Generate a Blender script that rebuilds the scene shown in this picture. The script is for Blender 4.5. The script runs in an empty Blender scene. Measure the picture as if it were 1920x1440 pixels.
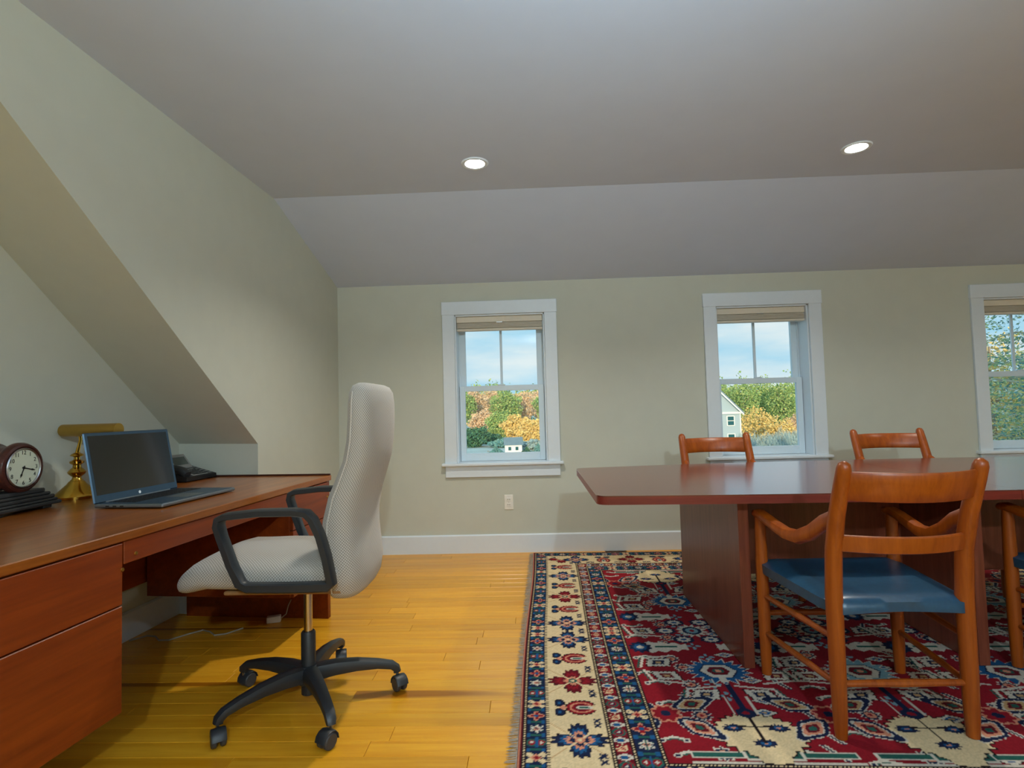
import bpy, bmesh, math, random
import numpy as np
from mathutils import Vector, Matrix
R = math.radians
PI = math.pi
random.seed(7)
S = bpy.context.scene
C = S.collection

# ------------------------------------------------------------------ camera
cam_data = bpy.data.cameras.new('camera')
cam_data.sensor_fit = 'HORIZONTAL'
cam_data.sensor_width = 36.0
cam_data.lens = 1025.774 / 1920 * 36
cam_data.clip_start = 0.05
cam_data.clip_end = 1500
cam = bpy.data.objects.new('camera', cam_data)
C.objects.link(cam)
def _cam_matrix(yaw, pitch, roll):
    cy, sy, cp, sp, cr, sr = math.cos(yaw), math.sin(yaw), math.cos(pitch), math.sin(pitch), math.cos(roll), math.sin(roll)
    F = Vector((-sy * cp, cy * cp, sp))
    r = Vector((cy, sy, 0))
    u = r.cross(F)
    r2 = r * cr + u * sr
    u2 = -r * sr + u * cr
    return Matrix((r2, u2, -F)).transposed()
CAM_H = 1.1
cam.matrix_world = Matrix.Translation((0, 0, CAM_H)) @ _cam_matrix(0.0324, 0.0461, -0.0269).to_4x4()
S.camera = cam

# ------------------------------------------------------------------ sky, sun, exposure
SKY_STRENGTH = 0.92
SUN_STRENGTH = 3.6
CAN_POWER = 30.0
GLOBE_POWER = 160.0
UPLIGHT = 27.0
EXPOSURE = 0.06
world = bpy.data.worlds.new('sky')
S.world = world
world.use_nodes = True
wn, wl = world.node_tree.nodes, world.node_tree.links
wn.clear()
w_out = wn.new('ShaderNodeOutputWorld')
w_bg = wn.new('ShaderNodeBackground')
w_tc = wn.new('ShaderNodeTexCoord')
w_map = wn.new('ShaderNodeMapping')
w_map.inputs['Scale'].default_value = (1.6, 1.6, 7.0)
w_noise = wn.new('ShaderNodeTexNoise')
w_noise.inputs['Scale'].default_value = 2.2
w_noise.inputs['Detail'].default_value = 6
w_ramp = wn.new('ShaderNodeValToRGB')
w_ramp.color_ramp.elements[0].position = 0.38
w_ramp.color_ramp.elements[0].color = (0.34, 0.74, 0.98, 1)
w_ramp.color_ramp.elements[1].position = 0.66
w_ramp.color_ramp.elements[1].color = (0.86, 0.97, 1.0, 1)
wl.new(w_tc.outputs['Generated'], w_map.inputs['Vector'])
wl.new(w_map.outputs['Vector'], w_noise.inputs['Vector'])
wl.new(w_noise.outputs['Fac'], w_ramp.inputs['Fac'])
wl.new(w_ramp.outputs['Color'], w_bg.inputs['Color'])
w_bg.inputs['Strength'].default_value = SKY_STRENGTH
wl.new(w_bg.outputs['Background'], w_out.inputs['Surface'])

sun_data = bpy.data.lights.new('sun', 'SUN')
sun_data.energy = SUN_STRENGTH
sun_data.color = (1.0, 0.80, 0.50)
sun_data.angle = R(0.6)
sun = bpy.data.objects.new('sun', sun_data)
C.objects.link(sun)
sun.rotation_euler = Vector((0.10, 0.98, -0.176)).to_track_quat('-Z', 'Y').to_euler()

S.view_settings.view_transform = 'Standard'
S.view_settings.look = 'None'
S.view_settings.exposure = EXPOSURE
S.view_settings.gamma = 1
S.view_settings.use_curve_mapping = False
S.cycles.max_bounces = 8
S.cycles.adaptive_threshold = 0.02
S.cycles.diffuse_bounces = 5
S.cycles.glossy_bounces = 3
S.cycles.transparent_max_bounces = 12

# ------------------------------------------------------------------ materials
def srgb(r, g, b):
    f = lambda c: (c / 255 / 12.92) if c / 255 <= 0.04045 else ((c / 255 + 0.055) / 1.055) ** 2.4
    return (f(r), f(g), f(b), 1)

class NT:
    def __init__(self, name):
        self.m = bpy.data.materials.new(name)
        self.m.use_nodes = True
        self.n, self.l = self.m.node_tree.nodes, self.m.node_tree.links
        self.b = self.n['Principled BSDF']
    def node(self, t, **kw):
        nd = self.n.new(t)
        for k, v in kw.items():
            if k in nd.inputs: nd.inputs[k].default_value = v
            else: setattr(nd, k, v)
        return nd
    def link(self, a, b): self.l.new(a, b)
    def set(self, **kw):
        for k, v in kw.items():
            self.b.inputs[k.replace('_', ' ')].default_value = v
    def coords(self, scale=(1, 1, 1), kind='Object', rot=(0, 0, 0)):
        tc = self.node('ShaderNodeTexCoord')
        mp = self.node('ShaderNodeMapping')
        mp.inputs['Scale'].default_value = scale
        mp.inputs['Rotation'].default_value = rot
        self.link(tc.outputs[kind], mp.inputs['Vector'])
        return mp.outputs['Vector']
    def ramp(self, fac, stops):
        r = self.node('ShaderNodeValToRGB')
        e = r.color_ramp.elements
        while len(e) < len(stops): e.new(0.5)
        for k, (p, c) in enumerate(stops):
            e[k].position = p
            e[k].color = c
        self.link(fac, r.inputs['Fac'])
        return r.outputs['Color']
    def bump(self, height, strength=0.2, dist=0.01):
        b = self.node('ShaderNodeBump')
        b.inputs['Strength'].default_value = strength
        b.inputs['Distance'].default_value = dist
        self.link(height, b.inputs['Height'])
        self.link(b.outputs['Normal'], self.b.inputs['Normal'])

def plain(name, col, rough=0.5, metal=0.0, noise=0.05, scale=30, bump=0.0, coat=0.0, spec=0.5):
    t = NT(name)
    v = t.coords()
    nz = t.node('ShaderNodeTexNoise', Scale=scale, Detail=4.0)
    t.link(v, nz.inputs['Vector'])
    lo = tuple(c * (1 - noise) for c in col[:3]) + (1,)
    hi = tuple(min(1, c * (1 + noise)) for c in col[:3]) + (1,)
    t.link(t.ramp(nz.outputs['Fac'], [(0.3, lo), (0.7, hi)]), t.b.inputs['Base Color'])
    t.set(Roughness=rough, Metallic=metal)
    t.b.inputs['Coat Weight'].default_value = coat
    t.b.inputs['Specular IOR Level'].default_value = spec
    if bump: t.bump(nz.outputs['Fac'], bump, 0.004)
    return t.m

def wood(name, dark, light, axis=0, rough=0.35, grain=26, contrast=1.0, coat=0.0, per_object=0.0, spec=0.5, knots=False):
    t = NT(name)
    sc = [grain, grain, grain]
    sc[axis] = grain * 0.06
    v = t.coords(tuple(sc))
    if per_object:
        oi = t.node('ShaderNodeObjectInfo')
        mul = t.node('ShaderNodeVectorMath', operation='SCALE')
        cmb = t.node('ShaderNodeCombineXYZ')
        for k in ('X', 'Y', 'Z'): t.link(oi.outputs['Random'], cmb.inputs[k])
        t.link(cmb.outputs['Vector'], mul.inputs[0])
        mul.inputs['Scale'].default_value = 53.0
        add = t.node('ShaderNodeVectorMath', operation='ADD')
        t.link(v, add.inputs[0]); t.link(mul.outputs['Vector'], add.inputs[1])
        v = add.outputs['Vector']
    n1 = t.node('ShaderNodeTexNoise', Scale=1.0, Detail=6.0, Roughness=0.6, Distortion=0.6)
    t.link(v, n1.inputs['Vector'])
    n2 = t.node('ShaderNodeTexNoise', Scale=4.2, Detail=3.0)
    t.link(v, n2.inputs['Vector'])
    mix = t.node('ShaderNodeMath', operation='MULTIPLY_ADD')
    t.link(n2.outputs['Fac'], mix.inputs[0]); mix.inputs[1].default_value = 0.35
    t.link(n1.outputs['Fac'], mix.inputs[2])
    c = t.ramp(mix.outputs['Value'], [(0.67 - 0.2 / max(contrast, .01), dark), (0.67 + 0.2 / max(contrast, .01), light)])
    if knots:
        n3 = t.node('ShaderNodeTexNoise', Scale=0.22, Detail=2.0)
        t.link(v, n3.inputs['Vector'])
        k = t.ramp(n3.outputs['Fac'], [(0.25, (0.5, 0.38, 0.26, 1)), (0.285, (1, 1, 1, 1))])
        mm = t.node('ShaderNodeMix', data_type='RGBA', blend_type='MULTIPLY')
        mm.inputs['Factor'].default_value = 1
        t.link(c, mm.inputs['A']); t.link(k, mm.inputs['B'])
        c = mm.outputs['Result']
    if per_object:
        hsv = t.node('ShaderNodeHueSaturation')
        mr = t.node('ShaderNodeMapRange')
        mr.inputs['To Min'].default_value = 1 - per_object
        mr.inputs['To Max'].default_value = 1 + per_object
        t.link(oi.outputs['Random'], mr.inputs['Value'])
        t.link(mr.outputs['Result'], hsv.inputs['Value'])
        t.link(c, hsv.inputs['Color'])
        c = hsv.outputs['Color']
    t.link(c, t.b.inputs['Base Color'])
    t.set(Roughness=rough)
    t.b.inputs['Coat Weight'].default_value = coat
    t.b.inputs['Coat Roughness'].default_value = 0.15
    t.b.inputs['Specular IOR Level'].default_value = spec
    t.bump(n1.outputs['Fac'], 0.05, 0.002)
    return t.m

M = {}
M['wall'] = plain('wall_paint', srgb(196, 199, 186), 0.85, noise=0.015, scale=9, bump=0.02)
M['ceiling'] = plain('ceiling_paint', srgb(194, 206, 226), 0.9, noise=0.015, scale=6, bump=0.02)
M['trim'] = plain('white_trim_paint', srgb(218, 228, 236), 0.4, noise=0.01)
M['sash'] = plain('white_sash_vinyl', srgb(212, 228, 238), 0.35, noise=0.01)
M['blind'] = plain('cream_blind', srgb(222, 214, 196), 0.5, noise=0.02)
M['floor'] = wood('maple_boards', srgb(206, 136, 16), srgb(230, 170, 44), 0, 0.30, 20, 0.8, coat=0.12, spec=0.4, per_object=0.10, knots=True)
M['subfloor'] = plain('dark_board_joint', srgb(70, 42, 20), 0.8)
M['desk'] = wood('desk_teak', srgb(120, 60, 14), srgb(166, 96, 32), 1, 0.28, 22, 0.9, coat=0.3)
M['desk_front'] = wood('desk_teak_fronts', srgb(106, 36, 3), srgb(138, 58, 8), 1, 0.4, 20, 0.9)
M['desk_dark'] = plain('desk_dark_edge', srgb(60, 26, 14), 0.5)
M['mahogany'] = wood('mahogany_laminate', srgb(84, 36, 30), srgb(106, 52, 42), 0, 0.2, 40, 1.0, spec=0.7, coat=0.3)
M['mahogany_edge'] = wood('mahogany_edge', srgb(106, 34, 28), srgb(128, 48, 38), 0, 0.35, 40, 1.0)
M['mahogany_panel'] = wood('mahogany_panel', srgb(104, 48, 32), srgb(130, 68, 48), 2, 0.3, 40, 1.0)
M['teak'] = wood('oiled_teak', srgb(128, 54, 5), srgb(164, 80, 14), 2, 0.36, 30, 0.9)
M['leather'] = plain('blue_leather', srgb(34, 72, 98), 0.32, noise=0.12, scale=60, bump=0.05)
M['black_plastic'] = plain('black_plastic', srgb(38, 42, 46), 0.45, noise=0.05)
M['caster'] = plain('caster_rubber', srgb(58, 58, 60), 0.5)
M['dark'] = plain('dark_matte', srgb(18, 18, 20), 0.5)
M['chrome'] = plain('chrome_tube', srgb(200, 190, 178), 0.18, 1.0, noise=0.02)
M['tan_board'] = plain('seat_underside', srgb(150, 112, 70), 0.8)
M['brass'] = plain('polished_brass', srgb(212, 168, 70), 0.16, 1.0, noise=0.03)
M['brass_satin'] = plain('satin_brass', srgb(186, 148, 72), 0.38, 1.0, noise=0.03)
M['clock_wood'] = wood('clock_mahogany', srgb(48, 22, 18), srgb(84, 40, 32), 1, 0.3, 40, 1.0)
M['clock_base'] = plain('clock_dark_base', srgb(52, 52, 52), 0.45, noise=0.1)
M['dial'] = plain('clock_dial', srgb(206, 212, 190), 0.45, noise=0.05, scale=12)
M['ink'] = plain('black_ink', srgb(16, 18, 18), 0.6)
M['laptop_lid'] = plain('blue_grey_laptop', srgb(60, 84, 104), 0.35, 0.5)
M['laptop_silver'] = plain('laptop_silver', srgb(128, 136, 142), 0.32, 0.8)
M['screen'] = plain('glossy_black_screen', srgb(14, 14, 15), 0.07, noise=0.0, spec=0.9)
M['white_mark'] = plain('white_mark', srgb(235, 240, 242), 0.4)
M['phone_grey'] = plain('phone_grey', srgb(150, 148, 144), 0.4)
M['phone_lcd'] = plain('phone_lcd', srgb(92, 100, 94), 0.2)
M['key'] = plain('keys_light', srgb(132, 132, 130), 0.5)
M['outlet'] = plain('outlet_plastic', srgb(232, 230, 222), 0.35)
M['steel'] = plain('brushed_steel', srgb(170, 170, 170), 0.3, 1.0)
M['reflector'] = plain('can_reflector', srgb(240, 236, 226), 0.25, 0.0)
M['fringe'] = plain('rug_fringe_wool', srgb(150, 140, 126), 0.95, noise=0.2, scale=120)
M['cord_white'] = plain('white_cord', srgb(150, 142, 128), 0.5)

def fabric():
    t = NT('woven_upholstery')
    v = t.coords((1, 1, 1), 'UV', (0, 0, R(45)))
    vo = t.node('ShaderNodeTexVoronoi', Scale=135.0, Randomness=0.0, voronoi_dimensions='2D')
    t.link(v, vo.inputs['Vector'])
    t.link(t.ramp(vo.outputs['Distance'], [(0.25, srgb(196, 190, 180)), (0.62, srgb(122, 116, 108))]), t.b.inputs['Base Color'])
    t.set(Roughness=0.9)
    inv = t.node('ShaderNodeMath', operation='SUBTRACT')
    inv.inputs[0].default_value = 1
    t.link(vo.outputs['Distance'], inv.inputs[1])
    t.bump(inv.outputs['Value'], 0.5, 0.002)
    t.b.inputs['Sheen Weight'].default_value = 0.2
    return t.m
M['fabric'] = fabric()

def glass():
    t = NT('window_glass')
    t.n.remove(t.b)
    out = t.n['Material Output']
    tr = t.node('ShaderNodeBsdfTransparent')
    tr.inputs['Color'].default_value = (0.97, 0.985, 0.985, 1)
    gl = t.node('ShaderNodeBsdfGlossy')
    gl.inputs['Roughness'].default_value = 0.0
    fr = t.node('ShaderNodeFresnel')
    ge = t.node('ShaderNodeNewGeometry')
    mi = t.node('ShaderNodeMath', operation='MULTIPLY_ADD')
    mi.inputs[1].default_value = 1 / 1.45 - 1.45
    mi.inputs[2].default_value = 1.45
    t.link(ge.outputs['Backfacing'], mi.inputs[0])
    t.link(mi.outputs['Value'], fr.inputs['IOR'])
    mx = t.node('ShaderNodeMixShader')
    t.link(fr.outputs['Fac'], mx.inputs['Fac'])
    t.link(tr.outputs['BSDF'], mx.inputs[1])
    t.link(gl.outputs['BSDF'], mx.inputs[2])
    t.link(mx.outputs['Shader'], out.inputs['Surface'])
    return t.m
M['glass'] = glass()

def emitter(name, col, strength):
    t = NT(name)
    t.b.inputs['Emission Color'].default_value = col
    t.b.inputs['Emission Strength'].default_value = strength
    t.set(Base_Color=col)
    return t.m
M['lamp_lens'] = emitter('lit_lamp_lens', (1, 0.93, 0.80, 1), 4.0)

def foliage(name, cols, rough=0.8, trans=0.25):
    t = NT(name)
    g = t.node('ShaderNodeNewGeometry')
    n = len(cols)
    t.link(t.ramp(g.outputs['Random Per Island'], [(k / max(1, n - 1), c) for k, c in enumerate(cols)]), t.b.inputs['Base Color'])
    t.set(Roughness=rough)
    t.b.inputs['Specular IOR Level'].default_value = 0.1
    return t.m
M['f_gold'] = foliage('gold_foliage', [srgb(232, 190, 110), srgb(244, 218, 146), srgb(206, 178, 120)])
M['f_orange'] = foliage('pale_orange_foliage', [srgb(240, 206, 172), srgb(226, 190, 150), srgb(216, 196, 176)])
M['f_green'] = foliage('yellow_green_foliage', [srgb(160, 184, 110), srgb(128, 166, 108), srgb(200, 204, 128)])
M['f_dark'] = foliage('dark_green_foliage', [srgb(62, 108, 100), srgb(80, 128, 104), srgb(104, 146, 104)])
M['f_teal'] = foliage('teal_needles', [srgb(84, 140, 146), srgb(108, 160, 160), srgb(136, 180, 174)])
M['f_shrub'] = foliage('shade_blue_twigs', [srgb(138, 166, 174), srgb(160, 184, 188), srgb(176, 186, 176)])  # the blue of shaded undergrowth is put into the twig colour
M['f_pine'] = foliage('sunlit_pine_needles', [srgb(84, 138, 142), srgb(120, 168, 160), srgb(176, 198, 140), srgb(236, 214, 136), srgb(206, 224, 220)])  # sunlight is put into the needle colour as gold and lighter tones
M['bark'] = plain('bark', srgb(150, 136, 116), 0.9, noise=0.25, scale=6)
M['birch'] = plain('pale_bark', srgb(206, 196, 176), 0.9, noise=0.2, scale=5)
M['siding'] = plain('grey_siding', srgb(170, 188, 198), 0.7)
M['shed_white'] = plain('white_boards', srgb(236, 236, 232), 0.6)
M['roof'] = plain('slate_roof', srgb(112, 136, 150), 0.7, noise=0.1, scale=3)
M['pane_dark'] = plain('dark_pane', srgb(40, 92, 100), 0.1, noise=0.02)
M['field'] = plain('pale_blue_meadow', srgb(190, 206, 204), 0.95, noise=0.18, scale=0.12)  # pale blue-grey ground colour with broad noise

# ------------------------------------------------------------------ mesh helpers
class MB:
    def __init__(self): self.v, self.f = [], []
    def add(self, vs, fs, mat=None):
        o = len(self.v)
        self.v += [tuple(mat @ Vector(p)) if mat else tuple(p) for p in vs]
        self.f += [tuple(i + o for i in f) for f in fs]
        return self
    def box(self, lo, hi, bev=0.0, mat=None):
        x0, y0, z0 = lo; x1, y1, z1 = hi
        b = min(bev, (x1 - x0) * .49, (y1 - y0) * .49, (z1 - z0) * .49)
        if b <= 0:
            vs = [(x, y, z) for z in (z0, z1) for y in (y0, y1) for x in (x0, x1)]
            return self.add(vs, [(0, 2, 3, 1), (4, 5, 7, 6), (0, 1, 5, 4), (2, 6, 7, 3), (0, 4, 6, 2), (1, 3, 7, 5)], mat)
        bm = bmesh.new()
        bmesh.ops.create_cube(bm, size=1)
        for v in bm.verts:
            v.co = Vector(((x0 + x1) / 2 + v.co.x * (x1 - x0), (y0 + y1) / 2 + v.co.y * (y1 - y0), (z0 + z1) / 2 + v.co.z * (z1 - z0)))
        bmesh.ops.bevel(bm, geom=bm.edges[:], offset=b, segments=2 if b > .004 else 1, affect='EDGES', profile=0.5)
        bm.verts.index_update()
        vs = [v.co.copy() for v in bm.verts]
        fs = [[v.index for v in f.verts] for f in bm.faces]
        bm.free()
        return self.add(vs, fs, mat)
    def rings(self, rings, cap=True, closed=True, mat=None, loop=False, uv=False):
        n = len(rings[0])
        if uv:
            q0 = max(rings, key=lambda r: sum((Vector(r[i]) - Vector(r[i - 1])).length for i in range(n)))
            acc, us = 0, [0]
            for i in range(1, n + 1):
                acc += (Vector(q0[i % n]) - Vector(q0[i - 1])).length
                us.append(acc)
            vl = [0]
            for i in range(1, len(rings)):
                vl.append(vl[-1] + sum((Vector(rings[i][j]) - Vector(rings[i - 1][j])).length for j in range(n)) / n)
            self.uv = {}
            for i in range(len(rings)):
                for j in range(n): self.uv[i * n + j] = (us[j], vl[i])
            self.uvn, self.uvper = n, us[n]
        vs = [p for r in rings for p in r]
        fs = []
        m = len(rings)
        for i in range(m if loop else m - 1):
            a, b = i * n, ((i + 1) % m) * n
            for j in range(n if closed else n - 1):
                k = (j + 1) % n
                fs.append((a + j, a + k, b + k, b + j))
        if cap and not loop:
            fs.append(tuple(range(n - 1, -1, -1)))
            fs.append(tuple(range((m - 1) * n, m * n)))
        return self.add(vs, fs, mat)
    def tube(self, path, rad, seg=10, mat=None, sx=1.0, up=(0, 0, 1)):
        path = [Vector(p) for p in path]
        if not isinstance(rad, (list, tuple)): rad = [rad] * len(path)
        rg = []
        for i, p in enumerate(path):
            d = (path[min(i + 1, len(path) - 1)] - path[max(i - 1, 0)]).normalized()
            u = Vector(up)
            if abs(d.dot(u)) > 0.95: u = Vector((1, 0, 0)) if abs(d.x) < .9 else Vector((0, 1, 0))
            a = d.cross(u).normalized()
            b = a.cross(d).normalized()
            rg.append([p + a * (math.cos(2 * PI * k / seg) * rad[i] * sx) + b * (math.sin(2 * PI * k / seg) * rad[i]) for k in range(seg)])
        return self.rings(rg, mat=mat)
    def ribbon(self, path, w, t, side=None, mat=None, bev=0.25, power=4, seg=12):
        """sweep of a rounded rectangle (w along 'side', t along the other)"""
        path = [Vector(p) for p in path]
        if not isinstance(w, (list, tuple)): w = [w] * len(path)
        if not isinstance(t, (list, tuple)): t = [t] * len(path)
        rg = []
        for i, p in enumerate(path):
            d = (path[min(i + 1, len(path) - 1)] - path[max(i - 1, 0)]).normalized()
            a = Vector(side[i] if isinstance(side, list) else side)
            a = (a - d * a.dot(d)).normalized()
            b = d.cross(a).normalized()
            ring = []
            for k in range(seg):
                an = 2 * PI * (k + .5) / seg
                c, s = math.cos(an), math.sin(an)
                q = (abs(c) ** power + abs(s) ** power) ** (-1 / power)
                ring.append(p + a * (c * q * w[i] / 2) + b * (s * q * t[i] / 2))
            rg.append(ring)
        return self.rings(rg, mat=mat)
    def lathe(self, prof, seg=24, mat=None, close=False):
        rg = [[(r * math.cos(2 * PI * k / seg), r * math.sin(2 * PI * k / seg), z) for k in range(seg)] for r, z in prof]
        return self.rings(rg, cap=not close, mat=mat, loop=close)
    def prism(self, poly, z0, z1, mat=None):
        n = len(poly)
        vs = [(x, y, z0) for x, y in poly] + [(x, y, z1) for x, y in poly]
        fs = [tuple(range(n - 1, -1, -1)), tuple(range(n, 2 * n))] + [(i, (i + 1) % n, n + (i + 1) % n, n + i) for i in range(n)]
        return self.add(vs, fs, mat)
    def slab(self, poly3, off):
        """planar 3D polygon given thickness along vector off"""
        n = len(poly3)
        o = Vector(off)
        vs = [Vector(p) for p in poly3] + [Vector(p) + o for p in poly3]
        fs = [tuple(range(n)), tuple(range(2 * n - 1, n - 1, -1))] + [((i + 1) % n, i, n + i, n + (i + 1) % n) for i in range(n)]
        return self.add(vs, fs)
    def mesh(self, name, mat, smooth=None, normals=True):
        me = bpy.data.meshes.new(name)
        me.from_pydata(self.v, [], self.f)
        if getattr(self, 'uv', None):
            ul = me.uv_layers.new(name='UVMap')
            for p in me.polygons:
                vi = list(p.vertices)
                wrap = len(vi) == 4 and any(v % self.uvn == self.uvn - 1 for v in vi) and any(v % self.uvn == 0 for v in vi)
                for li, v in zip(p.loop_indices, vi):
                    u, w = self.uv[v]
                    if len(vi) > 4: u, w = me.vertices[v].co.y, me.vertices[v].co.z + me.vertices[v].co.x
                    elif wrap and v % self.uvn == 0: u = self.uvper
                    ul.data[li].uv = (u, w)
        if normals:
            bm = bmesh.new(); bm.from_mesh(me)
            bmesh.ops.recalc_face_normals(bm, faces=bm.faces[:])
            bm.to_mesh(me); bm.free()
        if smooth is not None:
            me.shade_smooth()
            me.set_sharp_from_angle(angle=R(smooth))
        me.materials.append(mat)
        return me
    def build(self, name, mat, parent=None, smooth=35, normals=True, loc=None, rot=None):
        return obj(name, self.mesh(name, mat, smooth, normals), parent, loc, rot)

def obj(name, me, parent=None, loc=None, rot=None):
    o = bpy.data.objects.new(name, me)
    C.objects.link(o)
    if parent: o.parent = parent
    if loc: o.location = loc
    if rot: o.rotation_euler = rot
    return o
def tag(o, label, cat, group=None):
    o['label'] = label; o['category'] = cat
    if group: o['group'] = group
    return o
def thing(name, label, cat, loc=(0, 0, 0), rz=0, group=None):
    o = bpy.data.objects.new(name, None)
    C.objects.link(o)
    o.empty_display_size = 0.1
    o.location = loc
    o.rotation_euler = (0, 0, rz)
    return tag(o, label, cat, group)
def struct(o): o['kind'] = 'structure'; return o
def copy_thing(root, loc, rz, label, group=None):
    r = root.copy(); C.objects.link(r)
    r.location = loc; r.rotation_euler = (0, 0, rz)
    r['label'] = label
    if group: r['group'] = group
    for ch in [o for o in C.objects if o.parent == root]:
        c = ch.copy(); C.objects.link(c); c.parent = r
        for g in [o for o in C.objects if o.parent == ch]:
            d = g.copy(); C.objects.link(d); d.parent = c
    return r
def rotm(loc=(0, 0, 0), x=0, y=0, z=0):
    return Matrix.Translation(loc) @ Matrix.Rotation(z, 4, 'Z') @ Matrix.Rotation(y, 4, 'Y') @ Matrix.Rotation(x, 4, 'X')

# ------------------------------------------------------------------ room shell
WY = 4.27            # inner face of the window wall
ZC = 2.43            # flat ceiling
ZW = 2.104           # top of window wall
YB = 3.25            # crease where ceiling starts to slope
XR, YR = 5.7, -4.4
def xleft(y): return -1.51 - 0.0262 * (WY - y)
def xalc(y): return -2.023 - 0.0857 * (3.09 - y)
KN = (-1.542, 3.049, 0.944)
KL = (-2.023, 3.09, 0.953)

# floor: sub-floor slab with single boards laid on it
BW = 0.0826
floor = MB().box((-3.0, YR - .2, -0.30), (XR + .2, WY + .2, -0.012)).build('floor', M['subfloor'], smooth=None)
struct(floor)
rb = random.Random(3)
nrow = 0
y = WY - 0.001
row_lim = 1.1
while y > row_lim:
    y0 = y - BW
    x = -2.6 - rb.random() * 0.9
    while x < 0.22:
        L = 0.55 + rb.random() * 1.1
        x1 = x + L
        if x1 > 0.1: x1 = 0.35 + rb.random() * .3
        xa = max(x, -2.55)
        if x1 - xa > 0.05:
            hx, hy = (x1 - xa) / 2, BW / 2
            b = MB().box((-hx + .0006, -hy + .0005, -0.018), (hx - .0006, hy - .0005, 0.0), 0.0012)
            p = b.build('plank', M['floor'], floor, smooth=None, loc=((xa + x1) / 2, (y0 + y) / 2, 0))
        x = x1
        if x > 0.22: break
    y = y0
    nrow += 1
yend = y
big = MB().box((-2.55, YR, -.012), (XR, yend - .0005, 0)).box((0.70, yend, -.012), (XR, WY, -0.0005))
ob = big.build('floor_boarding', M['floor'], floor, smooth=None)

# window wall with three openings
WIN = [(-0.675, 0.222), (1.36, 2.257), (3.378, 4.275)]
CAS = 0.095
ZS, ZT = 0.70, 1.852
openx = [(a + CAS, b - CAS) for a, b in WIN]
xs = [-2.4]
for a, b in openx: xs += [a, b]
xs.append(XR + .15)
mb = MB()
for i in range(len(xs) - 1):
    a, b = xs[i], xs[i + 1]
    if i % 2 == 0: mb.box((a, WY, -.3), (b, WY + .2, ZC + .2))
    else:
        mb.box((a, WY, -.3), (b, WY + .2, ZS - .02))
        mb.box((a, WY, ZT), (b, WY + .2, ZC + .2))
struct(mb.build('wall_back', M['wall'], smooth=None))

# left wall plane above the sloped soffit
lw = [(WY, -.02), (WY, ZW), (YB, ZC), (1.10, ZC), (KN[1], KN[2]), (KN[1], -.02)]
mb = MB().slab([(xleft(a), a, z) for a, z in lw], (-0.001, 0, 0))
struct(mb.build('wall_left', M['wall'], smooth=None))
# knee wall, soffit, alcove wall
mb = MB().slab([(KN[0], KN[1], -.02), KN, KL, (KL[0], KL[1], -.02)], (0, 0.001, 0))
struct(mb.build('wall_knee', M['wall'], smooth=None))
n = 12
def soff(t, s):
    a = Vector(KN).lerp(Vector((xleft(1.10), 1.10, ZC)), t)
    b = Vector(KL).lerp(Vector((xalc(1.388), 1.388, ZC)), t)
    return a.lerp(b, s)
rings = [[soff(i / n, 0), soff(i / n, 1), soff(i / n, 1) + Vector((0, 0, .03)), soff(i / n, 0) + Vector((0, 0, .03))] for i in range(n + 1)]
struct(MB().rings(rings).build('ceiling_soffit', M['wall'], smooth=20))
pts = [(3.11, -.02), (3.11, ZC), (YR, ZC), (YR, -.02)]
struct(MB().slab([(xalc(a), a, z) for a, z in pts], (-.1, 0, 0)).build('wall_alcove', M['wall'], smooth=None))
struct(MB().box((XR, YR, -.3), (XR + .15, WY + .2, ZC + .2)).build('wall_right', M['wall'], smooth=None))
struct(MB().box((-3.2, YR - .15, -.3), (XR + .15, YR, ZC + .2)).build('wall_rear', M['wall'], smooth=None))

# ceiling with round openings for the recessed lights
CANS = [(-0.262, 2.885, CAN_POWER), (1.756, 2.885, CAN_POWER * .8), (3.774, 2.885, CAN_POWER * .5),
        (-0.262, -3.62, CAN_POWER * .4), (1.756, -3.62, CAN_POWER * .4), (3.774, -3.62, CAN_POWER * .4)]
RO = 0.057
mb = MB()
cell = 0.16
colx = sorted(set(round(c[0], 4) for c in CANS)); rowy = sorted(set(round(c[1], 4) for c in CANS))
ex = [-3.2] + [e for c in colx for e in (c - cell, c + cell)] + [XR + .1]
ey = [YR - .1] + [e for c in rowy for e in (c - cell, c + cell)] + [YB]
for i in range(len(ex) - 1):
    for j in range(len(ey) - 1):
        x0, x1, y0, y1 = ex[i], ex[i + 1], ey[j], ey[j + 1]
        hit = [c for c in CANS if x0 < c[0] < x1 and y0 < c[1] < y1]
        if not hit:
            mb.add([(x0, y0, ZC), (x0, y1, ZC), (x1, y1, ZC), (x1, y0, ZC)], [(0, 1, 2, 3)])
        else:
            cx, cy = hit[0][:2]
            N = 32
            vs = []
            for k in range(N):
                a = 2 * PI * k / N
                c_, s_ = math.cos(a), math.sin(a)
                vs.append((cx + RO * c_, cy + RO * s_, ZC))
                q = cell / max(abs(c_), abs(s_))
                vs.append((cx + q * c_, cy + q * s_, ZC))
            mb.add(vs, [(2 * k, 2 * k + 1, (2 * k + 3) % (2 * N), (2 * k + 2) % (2 * N)) for k in range(N)])
mb.add([(-3.2, YB, ZC), (XR + .1, YB, ZC), (XR + .1, WY + .05, ZW - .016), (-3.2, WY + .05, ZW - .016)], [(0, 1, 2, 3)])
mb.add([(-3.3, YR - .2, ZC + .2), (XR + .2, YR - .2, ZC + .2), (XR + .2, WY + .25, ZC + .2), (-3.3, WY + .25, ZC + .2)], [(0, 1, 2, 3)])
struct(mb.build('ceiling', M['ceiling'], smooth=None, normals=False))
struct(MB().box((-3.2, YR, -.3), (-3.1, WY, ZC + .2)).build('wall_outer', M['wall'], smooth=None))

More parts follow.
